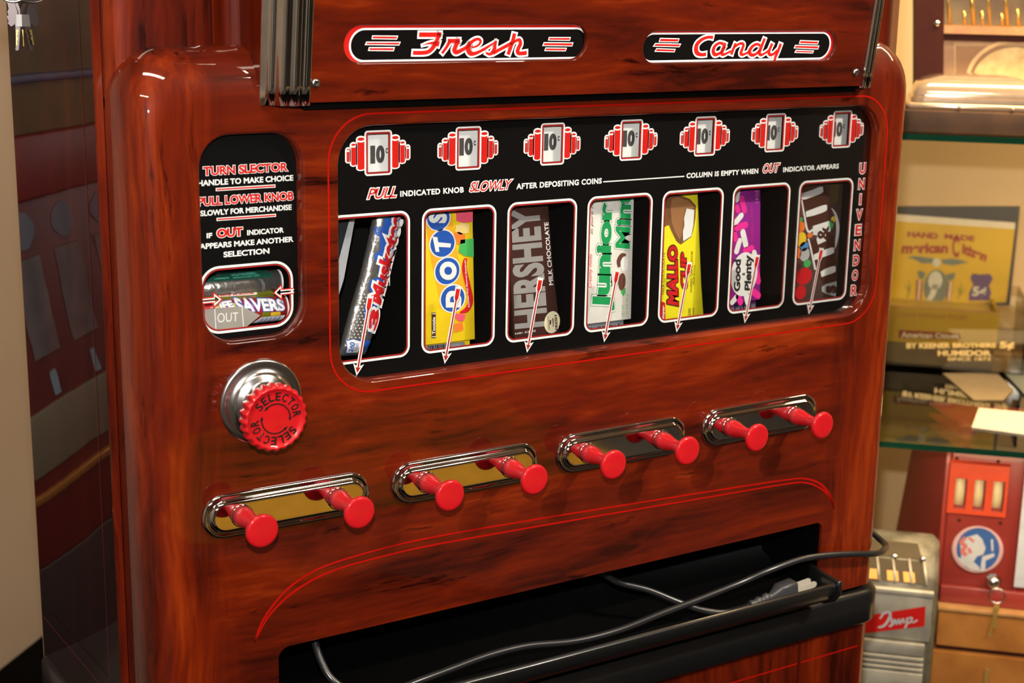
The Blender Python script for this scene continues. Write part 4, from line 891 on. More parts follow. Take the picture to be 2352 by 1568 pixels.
rink('label_strip', tf, fr, .0004, c_white, w, [[(495, 768), (1235, 705), (1245, 738), (1215, 750), (520, 795)]])
rink('lettering', tf, fr, .0007, c_red, w, [], [('FIVE FLAVOR', [(545, 785), (1195, 735), (1195, 708), (545, 758)], dict(w=.05))])
for o_, mt, l in ((.045, c_blue, .0004), (0, c_white, .0007)):
    rink('lettering', tf, fr, l, mt, w, [], [('LIFE', [(360, 1020), (715, 940), (700, 835), (330, 880)], dict(w=.06, o=o_)), ('SAVERS', [(770, 1030), (1665, 1005), (1640, 790), (745, 800)], dict(w=.04, o=o_))])
rink('barcode_label', tf, fr, .0003, c_white, w, [[(1040, 1305), (1215, 1140), (1680, 1095), (1650, 1220), (1560, 1265)]])
rink('barcode', tf, fr, .0005, M('barcode blue', (.05, .05, .30), .5), w, [[(1200+k*27, 1150-k*2.8), (1200+k*27+(6+5*(k % 3)), 1149-k*2.8), (1180+k*27+(6+5*(k % 3)), 1268-k*2.8), (1180+k*27, 1270-k*2.8)] for k in range(16)])
obj('wrapper_end', MB().lathe((-.0367, .026, zc), (1, 0, 0), [(0, .0115), (.0010, .0122), (.0025, .0060)], 32), c_white, w)
# OUT flag: part of the machine
OF = Fr((0, .0090, 0), (1, 0, 0), (0, 0, 1), (0, -1, 0))
pl = OF.z(*ZL, [(60, 1010), (355, 975), (880, 940), (1225, 1105), (960, 1322), (380, 1380), (60, 1400)])
fo = obj('out_flag', slab(OF, pl, .0008), STEEL, vm)
for x0, y0, x1, y1 in ((355, 980, 378, 1375), (872, 945, 900, 1320)):
    k = Ink(OF, .0002); a, c2 = OF.z(*ZL, [(x0, y0), (x1, y1)]); k.ribbon([(*a, .0008), (*c2, .0008)]); o_ = k.make('crease', c_white, fo)
k = Ink(OF, .0002); rv = OF.z(*ZL, [(405, 1245), (800, 1215), (800, 1045), (405, 1065)]); k.text('OUT', rv, .0); lo_ = k.make('lettering', c_white, fo)
# ================================================================ POWER CORD AND KEYS
def onY(x, y, Y):
    d = CF+CR*((x-1176)/FPX)+CU*((784-y)/FPX); t = (Y-EYE.y)/d.y; return EYE+d*t
pts = [(V((.775, .30, -.62))), V((.772, .20, -.50)), V((.768, .10, -.452)), onY(2026, 1243, .02), onY(2030, 1262, -.012), onY(2012, 1271, -.024), onY(1960, 1272, -.026), onY(1900, 1275, -.024), onY(1840, 1284, -.022), onY(1770, 1308, -.020), onY(1700, 1338, -.014), onY(1600, 1378, -.016), onY(1520, 1408, -.020), onY(1420, 1447, -.026), onY(1320, 1472, -.026), onY(1210, 1483, -.024), onY(1120, 1505, -.026), onY(1030, 1538, -.032), onY(960, 1564, -.036), onY(890, 1590, -.036), onY(820, 1592, -.028), onY(765, 1562, -.018), onY(738, 1518, -.004), onY(723, 1472, .010), onY(718, 1430, .020), onY(735, 1390, .028)]
tail = [onY(900, 1330, .034), onY(1250, 1290, .038), onY(1370, 1312, .036), onY(1420, 1337, .028), onY(1490, 1355, .012), onY(1560, 1383, -.006), onY(1610, 1400, -.016), onY(1660, 1407, -.023), onY(1700, 1399, -.025), onY(1722, 1392, -.025)]
allp = [tuple(p) for p in pts+tail]
ce = empty('power_cord', onY(1500, 1400, .0), 'black power cord lying across the delivery opening, plug in the tray', 'cord')
obj('cable', MB().tube([V(p) for p in smooth(allp, 7)], .0038, 14), RUBBER, ce)
# plug
pa = onY(1722, 1390, -.025); pb = onY(1868, 1336, -.030); dx = (pb-pa).normalized(); dz = V((0, 0, 1))-dx*dx.z; dz.normalize(); dy = dz.cross(dx)
Lp = (pb-pa).length
def sec(t, w, h, n=16, sq=.0):
    c = pa+dx*(Lp*t); out = []
    for k in range(n):
        a = 2*PI*k/n; ca, sa = math.cos(a), math.sin(a); p_ = 1-.72*sq; out.append(c+dy*w*math.copysign(abs(ca)**p_, ca)+dz*h*math.copysign(abs(sa)**p_, sa))
    return out
pm = MB(); rr_ = []
for t, w, h, sq in ((0, .0042, .0046, 0), (.03, .0052, .0058, 0), (.06, .0044, .0046, 0), (.09, .0044, .0048, 0), (.11, .0054, .0064, 0), (.15, .0056, .0066, 0), (.17, .0044, .0050, 0), (.20, .0044, .0052, 0), (.22, .0056, .0072, 0), (.27, .0058, .0076, 0), (.29, .0046, .0056, 0), (.32, .0046, .0056, .2), (.34, .005, .0062, .3), (.44, .0082, .0118, .8), (.455, .0085, .0122, .9), (.68, .0090, .0122, 1), (.685, .0085, .0116, 1), (.685, .0001, .0001, 0)): rr_.append(sec(t, w, h, 24, sq))
pm.rings(rr_, True, True, True); plo = obj('plug', pm, mat('grey black rubber', (.035, .035, .037), .4), ce)
for s_ in (-1, 1):
    b = MB(); c = dy*(.0052*s_); hl = .0036
    outline = [(.685, -hl), (.97, -hl), (1.0, -hl*.5), (1.0, hl*.5), (.97, hl), (.685, hl)]
    b.rings([[pa+dx*Lp*t+dz*h+c-dy*.0008 for t, h in outline], [pa+dx*Lp*t+dz*h+c+dy*.0008 for t, h in outline]], True, True, True, smooth=False)
    pr_ = obj('prong', b, mat('nickel prong', (.62, .56, .46), .35, .4), plo)
# keys hanging at the left side
KF2 = Fr((-.206, .27, 0), CR.cross(V((0, 0, 1))).cross(V((0, 0, -1))), (0, 0, 1), (0, 0, 1))
nrm = V((-math.sin(.28), -math.cos(.28), 0)); uax = V((math.cos(.28), -math.sin(.28), 0))
KF2 = Fr((-.228, .262, 0), uax, (0, 0, 1), nrm)
ZK = (0, 0, 12.06)
ke = empty('bunch_of_keys', (-.215, .262, .14), 'steel and brass keys hanging from a ring at the top left side', 'keys')
brass = mat('brass key edge', (.50, .33, .08), .4, .5); kst = mat('key steel', (.10, .08, .08), .4, .5)
def kslab(name, pts, m, dep, th=.0012):
    return obj(name, slab(Fr(KF2.o+nrm*(-dep), uax, (0, 0, 1), nrm), KF2.z(*ZK, pts), th), m, ke)
kslab('key', [(150, -160), (420, -160), (400, 60), (440, 200), (480, 330), (515, 730), (560, 760), (520, 1380), (480, 1405), (425, 1390), (440, 1250), (425, 740), (400, 650), (375, 700), (300, 735), (210, 640), (240, 600), (185, 450), (235, 420), (200, 330), (240, 250), (205, 90), (155, 40)], kst, .002)
kslab('key', [(400, -160), (470, -160), (480, 60), (560, 280), (600, 450), (615, 735), (655, 760), (690, 800), (700, 900), (760, 1300), (750, 1390), (680, 1400), (690, 1280), (640, 1050), (600, 760), (535, 740), (520, 450), (500, 320), (430, 150)], kst, .005)
kslab('cut_edge', [(450, 820), (500, 820), (510, 860), (490, 900), (495, 960), (460, 1010), (500, 1040), (490, 1100), (470, 1150), (480, 1230), (440, 1270)], brass, -.001)
kslab('cut_edge', [(610, 820), (655, 815), (665, 900), (645, 940), (690, 1040), (695, 1100), (665, 1130), (695, 1180), (690, 1270), (650, 1280), (640, 1050)], brass, -.001)
kslab('knurled_grip', [(455, 400), (600, 400), (615, 735), (450, 735)], mat('knurled steel', (.30, .29, .28), .5, .5), .0, .0008)
rc = KF2.P(*KF2.z(*ZK, [(330, -430)])[0]); ring = [rc+V((0, 0, 1))*.016*math.cos(a)+uax*.016*math.sin(a) for a in [2*PI*k/28 for k in range(29)]]
obj('ring', MB().tube(ring, .0011, 8, False), CHROMEB, ke)
obj('lock_cylinder', MB().lathe((CX0+.0005, .25, rc.z+.016), (-1, 0, 0), [(0, .012), (.006, .012), (.008, .0095), (.0245, .0095), (.026, .008)], 28), CHROMEB, ke)
# ================================================================ THE DISPLAY CASE ON THE RIGHT
SU, SN = V((S2, -S2, 0)), V((-S2, -S2, 0))
VE = (EYE.x+EYE.y)*S2; UE = (EYE.x-EYE.y)*S2
def SF_(d): return Fr(rm(0, VE+d, 0), SU, (0, 0, 1), SN)      # an upright plane d metres in front of the lens, parallel to the shelves
def spx(d, x, y): u, z = SF_(d).px(x, y); return u, VE+d, z
D0 = 2.33
sh1 = [spx(D0, 2093, 300)[2], spx(D0, 2352, 324)[2]]; sh2 = [spx(D0, 2040, 1005)[2], spx(D0, 2352, 1048)[2]]
Z1, Z2 = sum(sh1)/2, sum(sh2)/2
vf = VE+D0; vb = V1-.03
u0s, u1s = .36, 1.75
Z3 = spx(2.5, 2250, 1600)[2]-.09
dc = empty('display_case', rm((u0s+u1s)/2, (vf+vb)/2, FLOOR), 'cream display case with thick green-edged glass shelves behind the machine', 'display case')
def cbox(u0, u1, v0, v1, z0, z1, mb=None): return rbox(mb or MB(), u0, u1, v0, v1, z0, z1)
def sdep(x, y, Z):
    dd = CF+CR*((x-1176)/FPX)+CU*((784-y)/FPX); q = EYE+dd*((Z-EYE.z)/dd.z); return (q.x+q.y)*S2-VE
m_case = mat('cream case paint', (.62, .50, .33), .6, scale=5)
obj('base_cabinet', cbox(u0s-.08, u1s+.06, vf-.0, vb, FLOOR, Z3-.0), m_case, dc)
for nm, z in (('glass_shelf', Z1), ('glass_shelf', Z2)):
    g = obj(nm, cbox(u0s, u1s, vf+.002, vb, z-.0095, z), ACRYL, dc); obj('green_edge', cbox(u0s, u1s, vf, vf+.0018, z-.0095, z), GEDGE, g)
for u in (u0s+.02, u1s-.02):
    st = obj('upright', cbox(u-.012, u+.012, vb-.012, vb, Z3, Z1+.7), m_case, dc)
    for z in (Z1, Z2): obj('bracket', cbox(u-.004, u+.004, vf+.05, vb-.012, z-.03, z-.0100), m_case, st)
obj('back_panel', cbox(u0s-.08, u1s+.06, vb, vb+.02, Z3, Z1+.75), m_cream, dc)
def tp_(u, v, z): return rm(u, v, z)
def uprism(pts, v0, v1): # (u,z) outline between depths
    return MB().rings([[rm(u, v0, z) for u, z in pts], [rm(u, v1, z) for u, z in pts]], True, True, True, smooth=False)
def at(d, x, y): a = spx(d, x, y); return (a[0], a[2])
woodm = mat('amber cabinet wood', (.42, .17, .035), .4, coat=.3, tint2=(.28, .10, .02), scale=14); woodd = mat('dark mahogany', (.050, .010, .006), .6, spec=.15); woodt = mat('tan oak', (.50, .27, .10), .45, tint2=(.38, .19, .07), scale=30)
brz = mat('warm nickel', (.80, .58, .38), .2, .6, coat=.6)
# ---- upper shelf: wooden coin game
d = D0+.20
gw = empty('coin_game', rm(at(d, 2260, 170)[0], VE+d+.06, Z1), 'dark mahogany coin game with brass pins behind glass, on the upper shelf', 'coin game')
L0 = at(d, 2113, -60); L1 = at(d, 2131, 165)
zt = Z1+.34; uL = at(d, 2130, 150)[0]; uR = uL+.42
obj('side_board', uprism([(uL-.012, Z1+.001), (uL+.030, Z1+.001), (uL+.006, zt), (uL-.038, zt)], VE+d-.02, VE+d+.12), woodd, gw)
obj('side_board', cbox(uR, uR+.03, VE+d-.02, VE+d+.12, Z1+.001, zt), woodd, gw)
r0 = at(d, 2160, 58)[1]; r1 = at(d, 2160, 76)[1]
obj('rail', cbox(uL+.02, uR, VE+d-.012, VE+d+.10, r1, r0), woodt, gw)
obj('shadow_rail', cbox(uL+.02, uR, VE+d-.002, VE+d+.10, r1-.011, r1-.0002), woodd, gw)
obj('back_board', cbox(uL+.01, uR, VE+d+.08, VE+d+.10, r0, zt), mat('pin field board', (.34, .24, .10), .5, tint2=(.20, .13, .06), scale=25), gw)
obj('top_rail', cbox(uL-.01, uR+.03, VE+d-.012, VE+d+.10, zt, zt+.02), woodd, gw)
gold = mat('gold tube', (.85, .58, .16), .25, .8)
for x, w, top in ((2182, 4, -60), (2217, 4, 24), (2238, 6, -50), (2258, 4, 24), (2275, 3, -60), (2303, 4, 30), (2315, 5, -60), (2340, 4, 20)):
    a = at(d+.03, x, 57); b = at(d+.03, x-(10 if top < 0 else 3), top); obj('pin_column', MB().tube([rm(a[0], VE+d+.03, r0), rm(b[0], VE+d+.03, min(b[1], zt-.01))], .0018*w/4+.0008, 8), gold, gw)
p0 = r1-.0112; obj('dial_panel', cbox(uL+.022, uR, VE+d+.008, VE+d+.03, Z1+.001, p0), woodt, gw)
DF = Fr(rm(0, VE+d+.008, 0), SU, (0, 0, 1), SN)
k = Ink(DF, .0015); a = [DF.px(2190, 97), DF.px(2420, 100), DF.px(2420, 250), DF.px(2193, 240)]
k.poly([a]); pn = k.make('inner_frame', mat('pale oak', (.62, .40, .17), .5), gw)
k = Ink(DF, .0025); k.poly([[DF.px(2196, 105), DF.px(2420, 107), DF.px(2420, 250), DF.px(2196, 240)]]); k.make('panel_field', mat('brown panel', (.34, .17, .06), .5), gw)
c0 = DF.px(2330, 165); k = Ink(DF, .004); k.disc(c0[0], c0[1]-.012, .062, .050, 40); k.make('dial', mat('pale gold dial', (.80, .60, .24), .4, tint2=(.62, .42, .14), scale=60), gw)
k = Ink(DF, .0045); k.ribbon([(c0[0]+.070*math.cos(t), c0[1]-.012+.060*math.sin(t), .006) for t in [PI*.97-k_*PI*.8/20 for k_ in range(21)]], sm=False); k.make('dial_rim', mat('rim gold', (.75, .48, .18), .35), gw)
obj('glass_front', cbox(uL+.03, uR, VE+d-.010, VE+d-.007, r0, zt), GLASS, gw)
obj('corner_screw', MB().lathe(rm(*[at(d-.02, 2152, 54)[0], VE+d-.0205, at(d-.02, 2152, 54)[1]]), SN, [(0, .005), (.002, .0045), (.003, .001)], 16), CHROME, gw)
# ---- upper shelf: nickel covered dish on a dark wood base
d = D0+.10
db = empty('covered_case', rm(at(d, 2230, 240)[0], VE+d, Z1), 'low curved glass and nickel display case on a dark wood base, on the upper shelf', 'case')
ua = at(D0+.02, 2070, 250)[0]; ub = at(D0+.02, 2420, 250)[0]; v0_, v1_ = VE+D0+.015, VE+D0+.17
zb = at(D0+.015, 2150, 253)[1]
obj('base', cbox(ua, ub, v0_, v1_, Z1+.0005, zb), mat('dark veneer', (.075, .042, .025), .6, spec=.2, coat=0, tint2=(.12, .06, .03), scale=20), db, bevel=.003)
zr = zb+.014; obj('rim', cbox(ua+.008, ub-.008, v0_+.004, v1_-.004, zb, zb+.010), brz, db, bevel=.004)
dome = MB(); rgs = []
for t, dz_ in ((0, 0), (0.0, .012), (.04, .024), (.12, .032), (.25, .037), (.40, .040)):
    i_ = t*.13; rgs.append([rm(u, v, zr-.004+dz_) for u, v in rrect(ua+.016+i_, ub-.016-i_, v0_+.010+i_, v1_-.010-i_, max(.018-i_*.3, .004), 5)])
dome.rings(rgs, True, True, True); obj('curved_lid', dome, mat('polished nickel lid', (.80, .60, .42), .16, .55, coat=1), db)
obj('lid_band', MB().rings([[rm(u, v, z) for u, v in rrect(ua+.013, ub-.013, v0_+.007, v1_-.007, .018, 5)] for z in (zr-.003, zr+.003)], True, True, True, smooth=False), brz, db)
for x in (2204, 2327): obj('rivet', MB().lathe(rm(at(D0+.015, x, 240)[0], v0_+.003, zb+.005), SN, [(0, .0030), (.002, .0028), (.003, .001)], 14), brz, db)
# ---- lower shelf: open cigar box inside an acrylic case
ar = empty('acrylic_case', rm(at(D0+.45, 2200, 850)[0], VE+sdep(2200, 857, Z2)+.1, Z2), 'clear acrylic humidor case with gold lettering standing on the lower shelf', 'case')
DA = sdep(2200, 857, Z2); v0_, v1_ = VE+DA, VE+DA+.19
zA0, zA1 = Z2+.001, at(DA, 2200, 706)[1]
uA0 = at(DA, 2000, 850)[0]; uA1 = at(DA, 2352, 850)[0]
for nm, a in (('front_wall', (uA0, uA1, v0_, v0_+.004)), ('back_wall', (uA0, uA1, v1_, v1_+.004)), ('side_wall', (uA0, uA0+.004, v0_+.0045, v1_-.0005)), ('side_wall', (uA1-.004, uA1, v0_+.0045, v1_-.0005))):
    obj(nm, cbox(*a, zA0, zA1+.01), ACRYL, ar)
obj('base_plate', cbox(uA0+.0045, uA1-.0045, v0_+.0045, v1_-.0005, zA0, zA0+.006), ACRYL, ar)
AF = Fr(rm(0, v0_, 0), SU, (0, 0, 1), SN); m_gold = mat('gold leaf letters', (.85, .62, .24), .35, .3)
k = Ink(AF, .0006); T = lambda s, a, b, c_, d_, w=.04: k.text(s, [AF.px(*a), AF.px(*b), AF.px(*c_), AF.px(*d_)], w)
T('BY KEENER BROTHERS', (2082, 800), (2287, 798), (2287, 787), (2082, 787)); T('5¢', (2296, 803), (2330, 803), (2330, 784), (2296, 784), .05); T('HUMIDOR', (2154, 817), (2277, 817), (2277, 804), (2154, 804)); T('SINCE 1873', (2176, 828), (2275, 828), (2275, 820), (2176, 820), .02)
k.make('lettering', m_gold, ar)
cb = empty('cigar_box', rm(at(DA+.1, 2200, 760)[0], VE+DA+.1, zA0+.0065), 'yellow cigar box standing open with a printed lid, inside the acrylic case', 'cigar box')
bx0, bx1 = at(DA+.02, 2015, 760)[0], at(DA+.02, 2292, 760)[0]
zc0 = at(DA+.02, 2180, 792)[1]; zc1 = at(DA+.02, 2180, 712)[1]
obj('wooden_riser', cbox(bx0+.004, bx1-.004, VE+DA+.022, VE+DA+.165, zA0+.0062, zc0), mat('olive brown riser', (.16, .11, .04), .5), cb)
m_cy2 = mat('cigar box yellow', (.44, .29, .010), .5, tint2=(.39, .25, .010), scale=12); m_cy3 = mat('cigar box pale yellow', (.66, .48, .10), .5); c_rb = mat('rust print', (.24, .04, .012), .5)
vb0, vb1 = VE+DA+.018, VE+DA+.168
body = MB(); cbox(bx0, bx1, vb0, vb0+.005, zc0, zc1, body); cbox(bx0, bx1, vb1-.005, vb1, zc0, zc1, body); cbox(bx0, bx0+.005, vb0+.005, vb1-.005, zc0, zc1, body); cbox(bx1-.005, bx1, vb0+.005, vb1-.005, zc0, zc1, body); cbox(bx0+.005, bx1-.005, vb0+.005, vb1-.005, zc0, zc0+.005, body)
bd = obj('box_body', body, m_cy2, cb)
obj('box_rim', cbox(bx0, bx1, vb0, vb0+.005, zc1, zc1+.002), woodt, cb)
FFr = Fr(rm(0, vb0, 0), SU, (0, 0, 1), SN); k = Ink(FFr, .0006); k.poly([[FFr.px(2064, 757), FFr.px(2205, 765), FFr.px(2208, 779), FFr.px(2064, 776)]]); k.make('red_label', c_rb, bd)
k = Ink(FFr, .0011); k.text('American Citizen', [FFr.px(2070, 775), FFr.px(2200, 777), FFr.px(2200, 766), FFr.px(2070, 761)], .03); k.make('lettering', c_tan, bd)
k = Ink(FFr, .0006); k.text('CLEAR HAVANA FILLER', [FFr.px(2060, 726), FFr.px(2222, 734), FFr.px(2222, 724), FFr.px(2060, 716)], .02); k.make('lettering', mat('brown print', (.35, .16, .03), .5), bd)
obj('cigar_layer', cbox(bx0+.006, bx1-.006, vb0+.006, vb1-.006, zc0+.006, zc1-.012), m_cy3, cb)
dl = DA+.160; LF = SF_(dl)
p = [LF.px(2040, 700), LF.px(2319, 702), LF.px(2343, 474), LF.px(2040, 474)]
lid = obj('lid', slab(LF, p, .006), mat('black lid lining', (.03, .03, .028), .5), cb)
k = Ink(LF, .0008); k.poly([[LF.px(2040, 697), LF.px(2311, 694), LF.px(2332, 516), LF.px(2040, 496)]]); k.make('yellow_label', m_cy2, lid)
k = Ink(LF, .0012); k.poly([[LF.px(2040, 506), LF.px(2331, 526), LF.px(2332, 511), LF.px(2040, 490)]]); k.make('pale_strip', mat('pale strip', (.50, .46, .34), .5), lid)
ZG = (2050, 460, 6.533)
def lk(name, lift, m, polys=(), texts=(), discs=(), ribbons=()): return ink(name, ZG, lift, m, lid, polys, texts, ribbons, discs, fr=LF)
lk('lettering', .0016, c_rb, [], [('HAND', [(222, 545), (680, 580), (684, 490), (228, 462)], dict(w=.05)), ('MADE', [(775, 572), (1225, 615), (1235, 530), (782, 495)], dict(w=.05)), ('merican', [(130, 800), (830, 790), (835, 640), (150, 640)], dict(w=.05)), ('C', [(890, 850), (1000, 860), (1000, 540), (900, 540)], dict(w=.04)), ('itizen', [(1040, 800), (1390, 920), (1440, 790), (1050, 640)], dict(w=.05))])
c_gd = mat('eagle grey print', (.12, .14, .10), .5); c_pg = mat('portrait pale print', (.42, .42, .33), .5); c_pu = mat('shield violet print', (.09, .05, .12), .5)
lk('eagle_print', .0014, c_gd, [[(220, 850), (330, 830), (480, 850), (620, 870), (620, 940), (450, 945), (320, 880)], [(720, 890), (880, 870), (1020, 890), (1140, 930), (900, 975), (760, 950)], [(370, 1070), (420, 1050), (500, 1090), (460, 1180), (400, 1170)], [(800, 1110), (940, 1080), (930, 1150), (900, 1200), (830, 1200)]], discs=[(650, 1300, 185, 260)])
lk('eagle_print', .0018, c_pg, [[(600, 1250), (700, 1250), (640, 1420), (580, 1510), (500, 1500), (560, 1400)]], discs=[(660, 930, 60, 65), (640, 1200, 105, 140)])
for a_, b_ in (([(360, 1190), (450, 1200), (430, 1500), (350, 1500)], [(392, 1195), (425, 1198), (400, 1500), (375, 1500)]), ([(840, 1210), (900, 1215), (870, 1500), (800, 1500)], [(860, 1215), (890, 1215), (860, 1500), (825, 1500)])): lk('flag_print', .0018, c_rb, [a_]); lk('flag_print', .0021, c_pg, [b_])
lk('plant_print', .0016, mat('olive print', (.25, .22, .02), .5), [], ribbons=[[(240, 1190, 14), (250, 1350, 30), (210, 1490, 20)], [(180, 1260, 14), (230, 1330, 24)], [(290, 1260, 12), (240, 1360, 22)], [(1035, 1230, 14), (1020, 1360, 30), (970, 1490, 20)], [(970, 1310, 14), (1020, 1380, 22)], [(1090, 1320, 14), (1020, 1420, 22)]])
lk('shield_print', .0016, c_pu, [[(1165, 1160), (1200, 1095), (1320, 1110), (1460, 1100), (1505, 1170), (1470, 1240), (1445, 1270), (1480, 1380), (1450, 1500), (1145, 1500), (1150, 1380), (1210, 1260)]])
lk('lettering', .0020, c_pg, [], [('5¢', [(1190, 1470), (1395, 1455), (1415, 1290), (1205, 1290)], dict(w=.04))])
# ---- flat cards on the lower shelf
def flat(name, pxs, lift, th, m, label):
    vs = []
    for x, y in pxs:
        dd = CF+CR*((x-1176)/FPX)+CU*((784-y)/FPX); t = (Z2+lift-EYE.z)/dd.z; vs.append(EYE+dd*t)
    mb = MB().rings([vs, [q+V((0, 0, th)) for q in vs]], True, True, True, smooth=False); o = obj(name, mb, m); return o
tag(flat('card', [(2232, 982), (2352, 998), (2470, 1012), (2440, 965), (2352, 948), (2248, 938)], .001, .0015, mat('bright ivory card', (.86, .80, .62), .5), ''), 'blank ivory card lying near the front edge of the lower glass shelf', 'card')
tag(flat('paper_slip', [(2236, 919), (2305, 919), (2328, 896), (2290, 858), (2165, 858)], .001, .0012, mat('beige paper', (.30, .22, .12), .6), ''), 'beige paper lying under the acrylic case on the lower shelf', 'paper')
tag(flat('photo_card', [(2305, 855), (2352, 905), (2440, 905), (2440, 850)], .003, .0012, mat('grey green photo', (.22, .24, .20), .5), ''), 'grey-green photo card at the right end of the lower shelf', 'photo')
# ---- red slot machine
d = D0+.13; SMF = SF_(d)
zw0 = Z3; zw1 = at(d-.02, 2250, 1396)[1]; 
wb = empty('wooden_box', rm(at(d, 2260, 1520)[0], VE+d+.05, Z3), 'amber wooden box under the red slot machine', 'box')
uw0 = at(d, 2150, 1450)[0]; uw1 = uw0+.34
zmid = at(d-.02, 2250, 1484)[1]; zmid2 = at(d-.02, 2250, 1497)[1]
obj('lower_case', cbox(uw0-.01, uw1+.01, VE+d-.035, VE+d+.20, Z3, zmid2), woodm, wb)
obj('gap_strip', cbox(uw0, uw1, VE+d-.020, VE+d+.20, zmid2, zmid), woodd, wb)
obj('upper_case', cbox(uw0, uw1, VE+d-.030, VE+d+.20, zmid, zw1-.004), woodm, wb)
obj('top_edge', cbox(uw0-.002, uw1, VE+d-.034, VE+d+.20, zw1-.004, zw1), woodt, wb)
sm = empty('slot_machine', rm(at(d, 2240, 1250)[0], VE+d+.06, zw1), 'red three-reel slot machine with a blue and white round emblem, on the wooden box', 'slot machine')
m_sr = mat('old red enamel', (.30, .036, .024), .4, coat=.2, tint2=(.25, .028, .020), scale=9); m_sr2 = mat('orange red enamel', (.60, .065, .022), .35, coat=.3)
zt = at(d, 2240, 1046)[1]; uq = lambda x, y: at(d, x, y)[0]
uf0 = uq(2163, 1300); uf1 = uf0+.245
# body with flaring left side
sidep = [(uq(2070, 1340)-.03, zw1), (uf0, zw1), (uf0, zt+.03), (uq(2100, 1060)-.002, zt+.03), (uq(2100, 1060)-.01, zt+.0)]
bdy = MB().rings([[rm(uf0, VE+d+.002, zw1), rm(uf1, VE+d+.002, zw1), rm(uf1+.02, VE+d+.19, zw1), rm(uf0-.075, VE+d+.19, zw1)], [rm(uf0, VE+d+.002, zt+.02), rm(uf1, VE+d+.002, zt+.02), rm(uf1+.02, VE+d+.17, zt+.02), rm(uf0-.048, VE+d+.17, zt+.02)], [rm(uf0+.015, VE+d+.03, zt+.045), rm(uf1-.015, VE+d+.03, zt+.045), rm(uf1, VE+d+.15, zt+.045), rm(uf0-.030, VE+d+.15, zt+.045)]], True, True, True, smooth=False)
obj('body', bdy, m_sr, sm, bevel=.004)
for x0, x1 in ((2159, 2170), (2340, 2349)):
    obj('vertical_ridge', cbox(uq(x0, 1200), uq(x1, 1200), VE+d-.008, VE+d+.004, zw1, zt+.015), m_sr, sm, bevel=.002)
obj('foot_ledge', cbox(uf0, uf1, VE+d-.012, VE+d+.002, zw1, at(d, 2240, 1345)[1]), m_sr, sm, bevel=.002)
# reel window: surround, three reels
rp = [uq(2177, 1130), uq(2313, 1130)]; rz = [at(d, 2240, 1178)[1], at(d, 2240, 1062)[1]]
wz = [at(d, 2240, 1168)[1], at(d, 2240, 1097)[1]]; wins = [(2192, 2219), (2236, 2262), (2279, 2306)]
fr_ = Fr(rm(0, VE+d-.010, 0), SU, (0, 0, 1), SN); mbw = MB(); hol = [[(uq(a, 1130), wz[0]), (uq(b, 1130), wz[0]), (uq(b, 1130), wz[1]), (uq(a, 1130), wz[1])] for a, b in wins]
outer_ = [(rp[0], rz[0]), (rp[1], rz[0]), (rp[1], rz[1]), (rp[0], rz[1])]
sheet(mbw, fr_, outer_, hol); mbw.rings([ringmap(fr_, outer_, 0), ringmap(fr_, [(rp[0]-.002, rz[0]-.002), (rp[1]+.002, rz[0]-.002), (rp[1]+.002, rz[1]+.002), (rp[0]-.002, rz[1]+.002)], -.011)], smooth=False)
for h in hol: mbw.rings([ringmap(fr_, h, 0), ringmap(fr_, h, -.0085)], smooth=False)
obj('reel_surround', mbw, m_sr2, sm)
for i, (a, b) in enumerate(wins):
    c0, c1 = uq(a, 1130)-.001, uq(b, 1130)-.003; zc_ = (wz[0]+wz[1])/2; R_ = .038
    r_ = obj('reel', MB().lathe(rm(c0, VE+d-.004+R_*.0+.0365, zc_), SU, [(0, R_), (c1-c0, R_)], 36), mat('cream reel strip', (.62, .52, .28), .5), sm)
    rf = Fr(rm(0, VE+d-.002, 0), SU, (0, 0, 1), SN); k = Ink(rf, .0005); um = (c0+c1)/2; k.disc(um, zc_-.006+.004*i, .0045, .0045, 14); k.make('reel_symbol', [mat('plum print', (.25, .08, .03), .5), mat('lime print', (.15, .30, .08), .5), c_rb][i], r_)
# emblem
ec = at(d, 2245, 1262); EF = Fr(rm(0, VE+d+.002, 0), SU, (0, 0, 1), SN); Rm = abs(at(d, 2305, 1262)[0]-ec[0])
eb = obj('round_emblem', MB().lathe(rm(ec[0], VE+d+.002, ec[1]), SN, [(0, Rm), (.003, Rm), (.004, Rm*.93)], 48), mat('emblem pale pink', (.60, .36, .34), .5), sm)
ZE = (2050, 1030, 4.126)
def ek(name, lift, m, **kw): return ink(name, ZE, lift, m, eb, kw.get('polys', ()), (), kw.get('ribbons', ()), kw.get('discs', ()), fr=EF)
c_eb = mat('emblem blue', (.035, .10, .30), .5); c_eg = mat('emblem grey white', (.50, .50, .50), .5); c_er = mat('emblem faded red', (.55, .16, .13), .5)
ek('emblem_print', .0045, c_eb, discs=[(808, 945, 205, 205)])
ek('emblem_print', .0050, c_eg, polys=[[(605, 1010), (650, 1030), (640, 900), (700, 830), (800, 800), (850, 850), (880, 930), (860, 990), (800, 1010), (765, 1060), (820, 1110), (830, 1150), (740, 1135), (660, 1085), (615, 1030)], [(850, 1010), (960, 980), (965, 1010), (880, 1050), (875, 1150), (830, 1155), (840, 1060)], [(930, 850), (950, 850), (955, 960), (935, 960)]])
ek('emblem_print', .0055, c_er, ribbons=[[(690, 830, 30), (650, 880, 36), (690, 910, 36), (660, 960, 40), (700, 1000, 40)], [(720, 830, 20), (770, 870, 24)], [(720, 930, 30), (740, 980, 30)]])
for x, y in ((2203, 1195), (2298, 1202), (2198, 1053), (2293, 1060)): q = at(d, x, y); obj('screw', MB().lathe(rm(q[0], VE+d+.002, q[1]), SN, [(0, .0028), (.001, .0026), (.0015, .001)], 12), woodd, sm)
